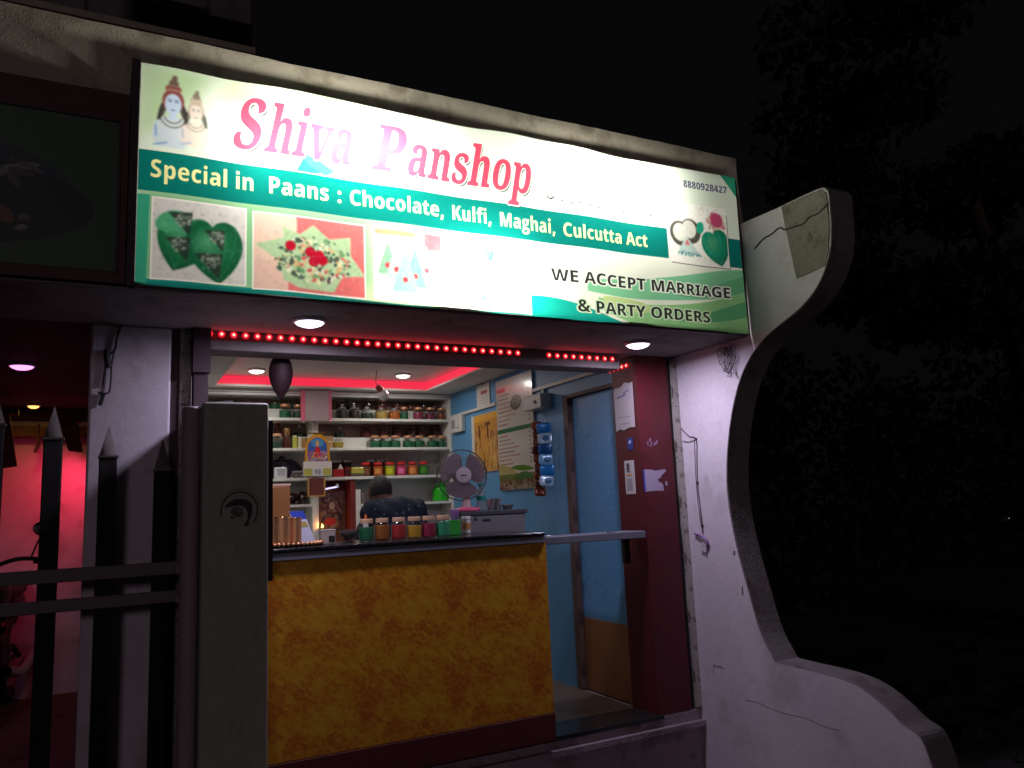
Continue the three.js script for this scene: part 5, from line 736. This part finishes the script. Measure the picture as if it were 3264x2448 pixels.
  // sachet strips
  const strip = (label, x, z, y0, y1, n, w, turn, mats) => {
    const t = thing('sachet_strip', label, 'sachets', [x, 0, z], turn); const h = (y0 - y1) / n;
    for (let i = 0; i < n; i++) { const g = new THREE.SphereGeometry(1, 16, 10), p = g.attributes.position; for (let k = 0; k < p.count; k++) { const a = p.getX(k), b = p.getY(k); const e = Math.max(Math.abs(a), Math.abs(b)) || 1, l = Math.hypot(a, b) || 1; const m = l / e * 0.97; p.setXYZ(k, a * m * w / 2, b * m * h * 0.53, p.getZ(k) * 0.009); } g.computeVertexNormals(); const s = part(t, 'sachet', g, mats[i % mats.length], [rr(-0.006, 0.006) + (i / n) * 0.01, y0 - h * (i + 0.5), rr(-0.006, 0.006)], [rr(-0.15, 0.15), rr(-0.3, 0.3), rr(-0.06, 0.06)]); if (mats.length > 2 && i % 2 === 1) part(s, 'badge', new THREE.SphereGeometry(1, 12, 8).scale(w * 0.24, h * 0.26, 0.004), sheet('#2a6a98', 0.4), [0.008, 0, 0.012]); }
    part(t, 'hook', new THREE.TorusGeometry(0.012, 0.002, 6, 14), M.steel, [0, y0 + 0.012, 0]); return t;
  };
  const foil = (c) => phy({ color: new THREE.Color(c), roughness: 0.28, metalness: 0.25, clearcoat: 0.5, clearcoatRoughness: 0.2 });
  strip('long hanging strip of copper-brown sachets beside the menu board', 2.775, -4.93, 2.20, 1.67, 9, 0.085, -0.7, [foil('#8a4426'), foil('#6c3220')]);
  strip('hanging strip of blue and white sachets before blue wall', 2.745, -4.78, 2.175, 1.735, 6, 0.105, -0.55, [foil('#1a7cc8'), foil('#a8c4d8'), foil('#12508a'), foil('#7ab0d4')]);
  // pilaster: papers and stickers
  const pp = onWall(thing('torn_paper', 'torn white notice sheet stuck on the red pilaster top', 'notice', [XB - 0.003, 2.176, -3.925]));
  const ps = new THREE.Shape([[-0.10, 0.115], [-0.07, 0.13], [-0.06, 0.122], [-0.02, 0.128], [0.02, 0.15], [0.06, 0.14], [0.10, 0.142], [0.098, -0.13], [0.04, -0.128], [-0.02, -0.14], [-0.05, -0.13], [-0.096, -0.142]].map((p) => new THREE.Vector2(...p)));
  part(pp, 'sheet', new THREE.ExtrudeGeometry(ps, { depth: 0.0015, bevelEnabled: false }), sheet('#b9aeb2', 0.7)); part(pp, 'ink_stroke', [rb(0.09, 0.008, 0.001, 0.0003).rotateZ(0.14).translate(-0.02, 0.07, 0.0022), rb(0.07, 0.006, 0.001, 0.0003).rotateZ(0.2).translate(0.03, 0.092, 0.0022)], sheet('#5a6a98')); part(pp, 'ink_line', [rb(0.12, 0.002, 0.001, 0.0003).translate(0, -0.06, 0.0022), rb(0.10, 0.002, 0.001, 0.0003).translate(0, -0.10, 0.0022)], sheet('#8a8088'));
  const bs = onWall(thing('blue_sticker', 'small blue sticker on red pilaster under the torn paper', 'sticker', [XB - 0.003, 1.95, -3.888])); part(bs, 'sheet', rb(0.056, 0.07, 0.002, 0.0006), sheet('#2a3c86', 0.5)); part(bs, 'mark', new THREE.TorusGeometry(0.009, 0.003, 6, 18), sheet('#a8acc8', 0.5), [0, 0.008, 0.002]);
  const ws = onWall(thing('white_sticker', 'tall narrow white payment sticker on the red pilaster', 'sticker', [XB - 0.003, 1.75, -3.912])); part(ws, 'sheet', rb(0.098, 0.20, 0.002, 0.0006), sheet('#c8c0c0', 0.5)); part(ws, 'logo', new THREE.TorusGeometry(0.014, 0.005, 8, 20).scale(0.7, 1.25, 1), sheet('#34323c', 0.5), [-0.008, 0.064, 0.002]); part(ws, 'lettering', rb(0.04, 0.006, 0.001, 0.0003), sheet('#6a6a74'), [-0.006, 0.034, 0.0015]); part(ws, 'orange_bar', rb(0.05, 0.009, 0.001, 0.0003), sheet('#c8862a', 0.5), [-0.004, 0.014, 0.0015]); part(ws, 'grey_square', rb(0.056, 0.072, 0.001, 0.0003), sheet('#9a969a'), [-0.002, -0.042, 0.0015]);
  const torn = thing('torn_poster', 'torn pale poster remnant with blue edge on pilaster front', 'poster', [2.905, 1.725, FZ + 0.0005]);
  part(torn, 'sheet', new THREE.ExtrudeGeometry(new THREE.Shape([[-0.06, 0.065], [-0.01, 0.062], [0.02, 0.055], [0.09, 0.064], [0.10, 0.055], [0.075, 0.035], [0.065, 0.03], [0.05, 0.01], [0.032, 0.005], [0.04, -0.01], [0.06, -0.018], [0.07, -0.03], [0.072, -0.064], [0.02, -0.062], [-0.062, -0.066]].map((p) => new THREE.Vector2(...p))), { depth: 0.0015, bevelEnabled: false }), sheet('#a294ac', 0.7)); part(torn, 'blue_edge', bx(-0.072, -0.0605, -0.064, 0.062, 0, 0.0018), sheet('#2c3c90', 0.6)); part(torn, 'scrap', new THREE.ExtrudeGeometry(new THREE.Shape([[0.085, -0.012], [0.10, -0.008], [0.104, -0.03], [0.092, -0.036]].map((p) => new THREE.Vector2(...p))), { depth: 0.0015, bevelEnabled: false }), sheet('#a294ac', 0.7));
  const res = thing('paper_residue', 'pale scraps of scratched off sticker on pilaster front', 'residue', [2.915, 1.95, FZ + 0.0005]);
  for (let i = 0; i < 9; i++) { const a = rr(-0.04, 0.04), b = rr(-0.02, 0.025), s = rr(0.006, 0.015); part(res, 'scrap', new THREE.ExtrudeGeometry(new THREE.Shape([[a, b], [a + s, b + s * 0.5], [a + s * 0.6, b - s], [a - s * 0.4, b - s * 1.3]].map((p) => new THREE.Vector2(...p))), { depth: 0.001, bevelEnabled: false }), sheet('#8a6a86', 0.8)); }
}

// ================================================================= THE SHOPKEEPER
{
  const V = (a) => new THREE.Vector3(...a);
  const capsule = (p, a, b, ra, rb2) => { const pa = p.clone().sub(a), ba = b.clone().sub(a), h = Math.max(0, Math.min(1, pa.dot(ba) / ba.dot(ba))); return pa.sub(ba.multiplyScalar(h)).length() - (ra + (rb2 - ra) * h); };
  const smin = (a, b, k) => { const h = Math.max(0, Math.min(1, 0.5 + 0.5 * (b - a) / k)); return b + (a - b) * h - k * h * (1 - h); };
  const ell = (p, c, r) => { const q = p.clone().sub(c), k0 = Math.hypot(q.x / r[0], q.y / r[1], q.z / r[2]), k1 = Math.hypot(q.x / r[0] ** 2, q.y / r[1] ** 2, q.z / r[2] ** 2); return k0 * (k0 - 1) / Math.max(k1, 1e-6); };
  function field(c, half, res, fn) {
    const mc = new MarchingCubes(res, new THREE.MeshBasicMaterial(), false, false, 400000); mc.isolation = 0; const p = new THREE.Vector3(), hs = res / 2;
    for (let z = 0; z < res; z++) for (let y = 0; y < res; y++) for (let x = 0; x < res; x++) { p.set(c[0] + (x - hs) / hs * half[0], c[1] + (y - hs) / hs * half[1], c[2] + (z - hs) / hs * half[2]); mc.field[x + y * res + z * res * res] = -fn(p); }
    mc.update();
    const n = mc.count, pos = mc.positionArray.slice(0, n * 3), nor = mc.normalArray.slice(0, n * 3);
    for (let i = 0; i < n; i++) for (let k = 0; k < 3; k++) { pos[i * 3 + k] = pos[i * 3 + k] * half[k] + c[k]; nor[i * 3 + k] /= half[k]; }
    const g = new THREE.BufferGeometry(); g.setAttribute('position', new THREE.BufferAttribute(pos, 3)); g.setAttribute('normal', new THREE.BufferAttribute(nor, 3)); g.normalizeNormals(); g.setAttribute('uv', new THREE.BufferAttribute(new Float32Array(n * 2), 2)); return g;
  }
  const J = { hip: V([1.86, 1.26, -5.04]), waist: V([1.85, 1.40, -5.13]), chest: V([1.835, 1.545, -5.26]), neck: V([1.80, 1.665, -5.37]), head: V([1.762, 1.755, -5.44]),
    sL: V([1.675, 1.615, -5.33]), sR: V([1.985, 1.61, -5.32]), eL: V([1.605, 1.37, -5.42]), eR: V([2.05, 1.36, -5.40]), wL: V([1.68, 1.30, -5.63]), wR: V([1.96, 1.29, -5.62]),
    hL: V([1.77, 1.21, -5.05]), hR: V([1.95, 1.21, -5.05]), kL: V([1.765, 0.83, -5.10]), kR: V([1.965, 0.83, -5.08]), aL: V([1.76, 0.49, -5.02]), aR: V([1.975, 0.49, -5.0]), tL: V([1.755, 0.45, -5.20]), tR: V([1.985, 0.45, -5.18]) };
  const torso = (p, e) => { let d = capsule(p, J.hip, J.waist, 0.125 + e, 0.12 + e); d = smin(d, ell(p, J.chest, [0.165 + e, 0.155 + e, 0.115 + e]), 0.08); d = smin(d, capsule(p, J.sL, J.sR, 0.062 + e, 0.062 + e), 0.07); return d; };
  const arms = (p, e, fore) => { let d = 9; for (const [s, el, w] of [[J.sL, J.eL, J.wL], [J.sR, J.eR, J.wR]]) { d = Math.min(d, capsule(p, s, el, 0.058 + e, 0.042 + e)); if (fore) d = smin(d, capsule(p, el, w, 0.04 + e, 0.026 + e), 0.02); } return d; };
  const legs = (p, e) => { let d = 9; for (const [h, k, a] of [[J.hL, J.kL, J.aL], [J.hR, J.kR, J.aR]]) d = smin(d, smin(capsule(p, h, k, 0.085 + e, 0.058 + e), capsule(p, k, a, 0.056 + e, 0.042 + e), 0.03), 0.02); return d; };
  const headD = (p) => { let d = ell(p, J.head, [0.074, 0.098, 0.092]); d = smin(d, ell(p, J.head.clone().add(V([-0.008, -0.055, -0.035])), [0.055, 0.06, 0.06]), 0.04); d = smin(d, ell(p, J.head.clone().add(V([-0.02, -0.028, -0.105])), [0.013, 0.022, 0.02]), 0.012); for (const s of [-1, 1]) { d = smin(d, ell(p, J.head.clone().add(V([s * 0.077, -0.01, 0.0])), [0.01, 0.03, 0.018]), 0.008); d = -smin(-d, ell(p, J.head.clone().add(V([s * 0.028 - 0.016, -0.004, -0.098])), [0.014, 0.009, 0.012]), 0.006); } d = -smin(-d, ell(p, J.head.clone().add(V([-0.02, -0.066, -0.1])), [0.02, 0.003, 0.012]), 0.005); return d; };
  const hands = (p) => { let d = 9; for (const [w, s] of [[J.wL, 1], [J.wR, -1]]) { const f = V([s * 0.25, -0.35, -0.9]).normalize(), side = V([1, 0, s * 0.27]).normalize(), palm = w.clone().addScaledVector(f, 0.05); d = Math.min(d, smin(capsule(p, w, palm, 0.022, 0.026), capsule(p, palm.clone().addScaledVector(side, -0.022), palm.clone().addScaledVector(side, 0.022), 0.017, 0.017), 0.02)); for (let k = 0; k < 4; k++) { const b = palm.clone().addScaledVector(side, (k - 1.5) * 0.018).addScaledVector(f, 0.025), m = b.clone().addScaledVector(f, [0.036, 0.042, 0.04, 0.03][k]).add(V([0, -0.008, 0])), t = m.clone().addScaledVector(f, 0.026).add(V([0, -0.022, 0])); d = smin(d, Math.min(capsule(p, b, m, 0.0085, 0.008), capsule(p, m, t, 0.008, 0.0065)), 0.005); } const tb = palm.clone().addScaledVector(side, s * 0.03), tm = tb.clone().addScaledVector(f, 0.024).addScaledVector(side, s * 0.02), tt = tm.clone().addScaledVector(f, 0.024); d = smin(d, Math.min(capsule(p, tb, tm, 0.011, 0.0095), capsule(p, tm, tt, 0.0095, 0.007)), 0.008); } return d; };
  const skinF = (p) => { let d = smin(headD(p), capsule(p, J.neck.clone().add(V([0.01, -0.04, 0.03])), J.head.clone().add(V([0, -0.02, 0.02])), 0.055, 0.052), 0.03); d = smin(d, torso(p, -0.012), 0.04); d = smin(d, arms(p, -0.006, true), 0.03); d = smin(d, legs(p, -0.01), 0.03); return d; };
  const person = thing('person', 'person in navy patterned shirt bending with back turned behind the counter', 'person');
  const bodyG = field([1.83, 1.12, -5.26], [0.36, 0.76, 0.46], 104, (p) => Math.min(smin(skinF(p), Math.min(ell(p, J.tL.clone().add(V([0, -0.005, 0.06])), [0.042, 0.034, 0.11]), ell(p, J.tR.clone().add(V([0, -0.005, 0.06])), [0.042, 0.034, 0.11])), 0.03), 9));
  const handG = [field([J.wL.x + 0.02, J.wL.y - 0.04, J.wL.z - 0.06], [0.10, 0.10, 0.12], 64, hands), field([J.wR.x - 0.02, J.wR.y - 0.04, J.wR.z - 0.06], [0.10, 0.10, 0.12], 64, hands)];
  part(person, 'body', [bodyG, ...handG], M.skin);
  // shirt: navy with small pale motifs, woven as a repeating print on coordinates of the cloth
  const shirtG = field([1.83, 1.44, -5.26], [0.34, 0.34, 0.36], 92, (p) => { let d = smin(torso(p, 0.008), arms(p, 0.012, false), 0.05); d = smin(d, capsule(p, J.neck.clone().add(V([0.004, -0.045, 0.02])), J.neck.clone().add(V([0, -0.02, 0.008])), 0.064, 0.058), 0.02); const fold = 0.006 * Math.sin(p.x * 60 + p.y * 24) * Math.sin(p.y * 36 - p.x * 14); d += fold; const below = 1.19 - p.y; return Math.max(d, below); });
  { const p = shirtG.attributes.position, uv = shirtG.attributes.uv; for (let i = 0; i < p.count; i++) uv.setXY(i, p.getX(i) * 3.2 + p.getZ(i) * 1.2, p.getY(i) * 3.2 - p.getZ(i) * 1.4); }
  M.fabricNavy.map = canvasTex(512, 512, (g, W) => { g.fillStyle = '#1c2638'; g.fillRect(0, 0, W, W); let s = 4; const q = () => { s = (s * 1664525 + 1013904223) >>> 0; return s / 4294967296; }; for (let i = 0; i < 26; i++) { const x = q() * W, y = q() * W, a = 8 + q() * 12; g.fillStyle = i % 3 ? '#51607a' : '#8a94a8'; for (let k = 0; k < 5; k++) { g.beginPath(); g.ellipse(x + Math.cos(k * 1.26) * a * 0.6, y + Math.sin(k * 1.26) * a * 0.6, a * 0.4, a * 0.22, k * 1.26, 0, 7); g.fill(); } } });
  M.fabricNavy.map.wrapS = M.fabricNavy.map.wrapT = THREE.RepeatWrapping;
  part(person, 'shirt', shirtG, M.fabricNavy);
  part(person, 'trousers', field([1.865, 0.86, -5.06], [0.24, 0.46, 0.22], 72, (p) => Math.max(smin(legs(p, 0.012), capsule(p, J.hip, J.hip.clone().add(V([0, 0.03, 0])), 0.132, 0.13), 0.06), p.y - 1.25, 0.50 - p.y)), M.trousers);
  part(person, 'hair', field([J.head.x, J.head.y + 0.01, J.head.z + 0.01], [0.12, 0.13, 0.13], 64, (p) => { const n = 0.0025 * Math.sin(p.x * 310) * Math.sin(p.y * 270 + p.z * 200); let d = ell(p, J.head.clone().add(V([0.002, 0.006, 0.006])), [0.082, 0.105, 0.1]) + n; const cut = (p.y - J.head.y) * 0.75 + (p.z - J.head.z) * 0.9; return Math.max(d, -cut - 0.022, J.head.y - 0.035 - p.y + Math.max(0, (p.z - J.head.z - 0.05)) * 0.2); }), M.hair);
  for (const s of [-1, 1]) part(person, 'eye', new THREE.SphereGeometry(0.0105, 14, 10), M.white, [J.head.x + s * 0.028 - 0.016, J.head.y - 0.004, J.head.z - 0.084]);
}

// ================================================================= BEYOND THE WALL, IN THE DARK
{
  motorcycle('motorcycle', 'dark motorcycle standing far right in the night beyond curved wall', [9.2, 0, -5.2], 0.5);
  const tree = thing('leafy_tree', 'dark leafy tree overhanging the night sky at upper right', 'tree', [9.5, 0, -5.2]);
  part(tree, 'trunk', [tube([[0, 0, 0], [0.1, 1.4, 0.05], [-0.1, 2.8, 0], [0.1, 4.4, 0.1]], 0.17, 20, 10), tube([[-0.05, 2.5, 0], [-1.0, 3.6, 0.4], [-1.9, 4.4, 0.7]], 0.08, 12, 8), tube([[0, 3.0, 0], [1.0, 4.0, -0.5], [1.9, 4.9, -0.7]], 0.08, 12, 8), tube([[0, 3.4, 0], [0.2, 4.6, 1.0], [-0.1, 5.6, 1.7]], 0.07, 12, 8)], std({ color: lin(0.08, 0.06, 0.045), roughness: 0.95 }));
  const leafG = new THREE.BufferGeometry(); leafG.setAttribute('position', new THREE.BufferAttribute(new Float32Array([0, 0, 0, 0.045, 0.06, 0.01, 0, 0.15, -0.012, 0, 0, 0, 0, 0.15, -0.012, -0.045, 0.06, 0.01]), 3)); leafG.setAttribute('uv', new THREE.BufferAttribute(new Float32Array(12), 2)); leafG.computeVertexNormals();
  const nL = 16000, crown = new THREE.InstancedMesh(leafG, phy({ color: lin(0.022, 0.027, 0.012), roughness: 0.85, transmission: 0.35, thickness: 0, side: THREE.DoubleSide }), nL), o = new THREE.Object3D(), cl = [];
  for (let i = 0; i < 46; i++) { const a = rr(0, 6.28), r = Math.sqrt(rnd()) * 2.7; cl.push([Math.cos(a) * r, rr(3.5, 7.2), Math.sin(a) * r, rr(0.35, 0.8)]); }
  for (let i = 0; i < nL; i++) { const c = cl[i % 46], a = rr(0, 6.28), u = rr(-1, 1), k = c[3] * Math.cbrt(rnd()), s = Math.sqrt(1 - u * u); o.position.set(c[0] + k * s * Math.cos(a), c[1] + k * u * 0.7, c[2] + k * s * Math.sin(a)); o.rotation.set(rr(0, 6.28), rr(0, 6.28), rr(0, 6.28)); o.scale.setScalar(rr(0.7, 1.4)); o.updateMatrix(); crown.setMatrixAt(i, o.matrix); }
  crown.name = 'crown'; crown.userData.kind = 'stuff'; shadows(crown); tree.add(crown);
  const fw = new THREE.InstancedMesh(leafG, crown.material, 30000);
  for (let i = 0; i < 30000; i++) { const k = i % 90, cx = 9 + (k * 7.3) % 26, cz = -8.5 - ((k * 3.7) % 16) + (cx - 9) * 0.35, ch = 0.7 + ((k * 1.9) % 3.6), a = rr(0, 6.28), u = rr(-1, 1), r = 1.25 * Math.cbrt(rnd()), q = Math.sqrt(1 - u * u); o.position.set(cx + r * q * Math.cos(a), Math.max(0.05, ch + r * u), cz + r * q * Math.sin(a)); o.rotation.set(rr(0, 6.28), rr(0, 6.28), rr(0, 6.28)); o.scale.setScalar(rr(1.1, 1.9)); o.updateMatrix(); fw.setMatrixAt(i, o.matrix); }
  fw.name = 'distant_thicket'; fw.userData = { label: 'dark far-off thicket closing the night view at right', category: 'thicket', kind: 'stuff' }; shadows(fw); scene.add(fw);
  const rub = thing('rubble', 'scattered stones and debris on dark ground beyond the curved wall', 'rubble'); rub.userData.kind = 'stuff';
  const st = []; for (let i = 0; i < 60; i++) { const g = new THREE.IcosahedronGeometry(rr(0.02, 0.09), 1), p = g.attributes.position; for (let k = 0; k < p.count; k++) { const n = 1 + 0.25 * Math.sin(p.getX(k) * 60 + i) * Math.cos(p.getZ(k) * 50 + i); p.setXYZ(k, p.getX(k) * n, p.getY(k) * n * 0.6, p.getZ(k) * n); } g.computeVertexNormals(); g.rotateY(rnd() * 6).translate(rr(3.5, 9), 0.03, rr(-5.5, -2.2)); st.push(g); }
  part(rub, 'stone', st, M.asphalt).userData.kind = 'stuff';
}
renderer.render(scene, camera);
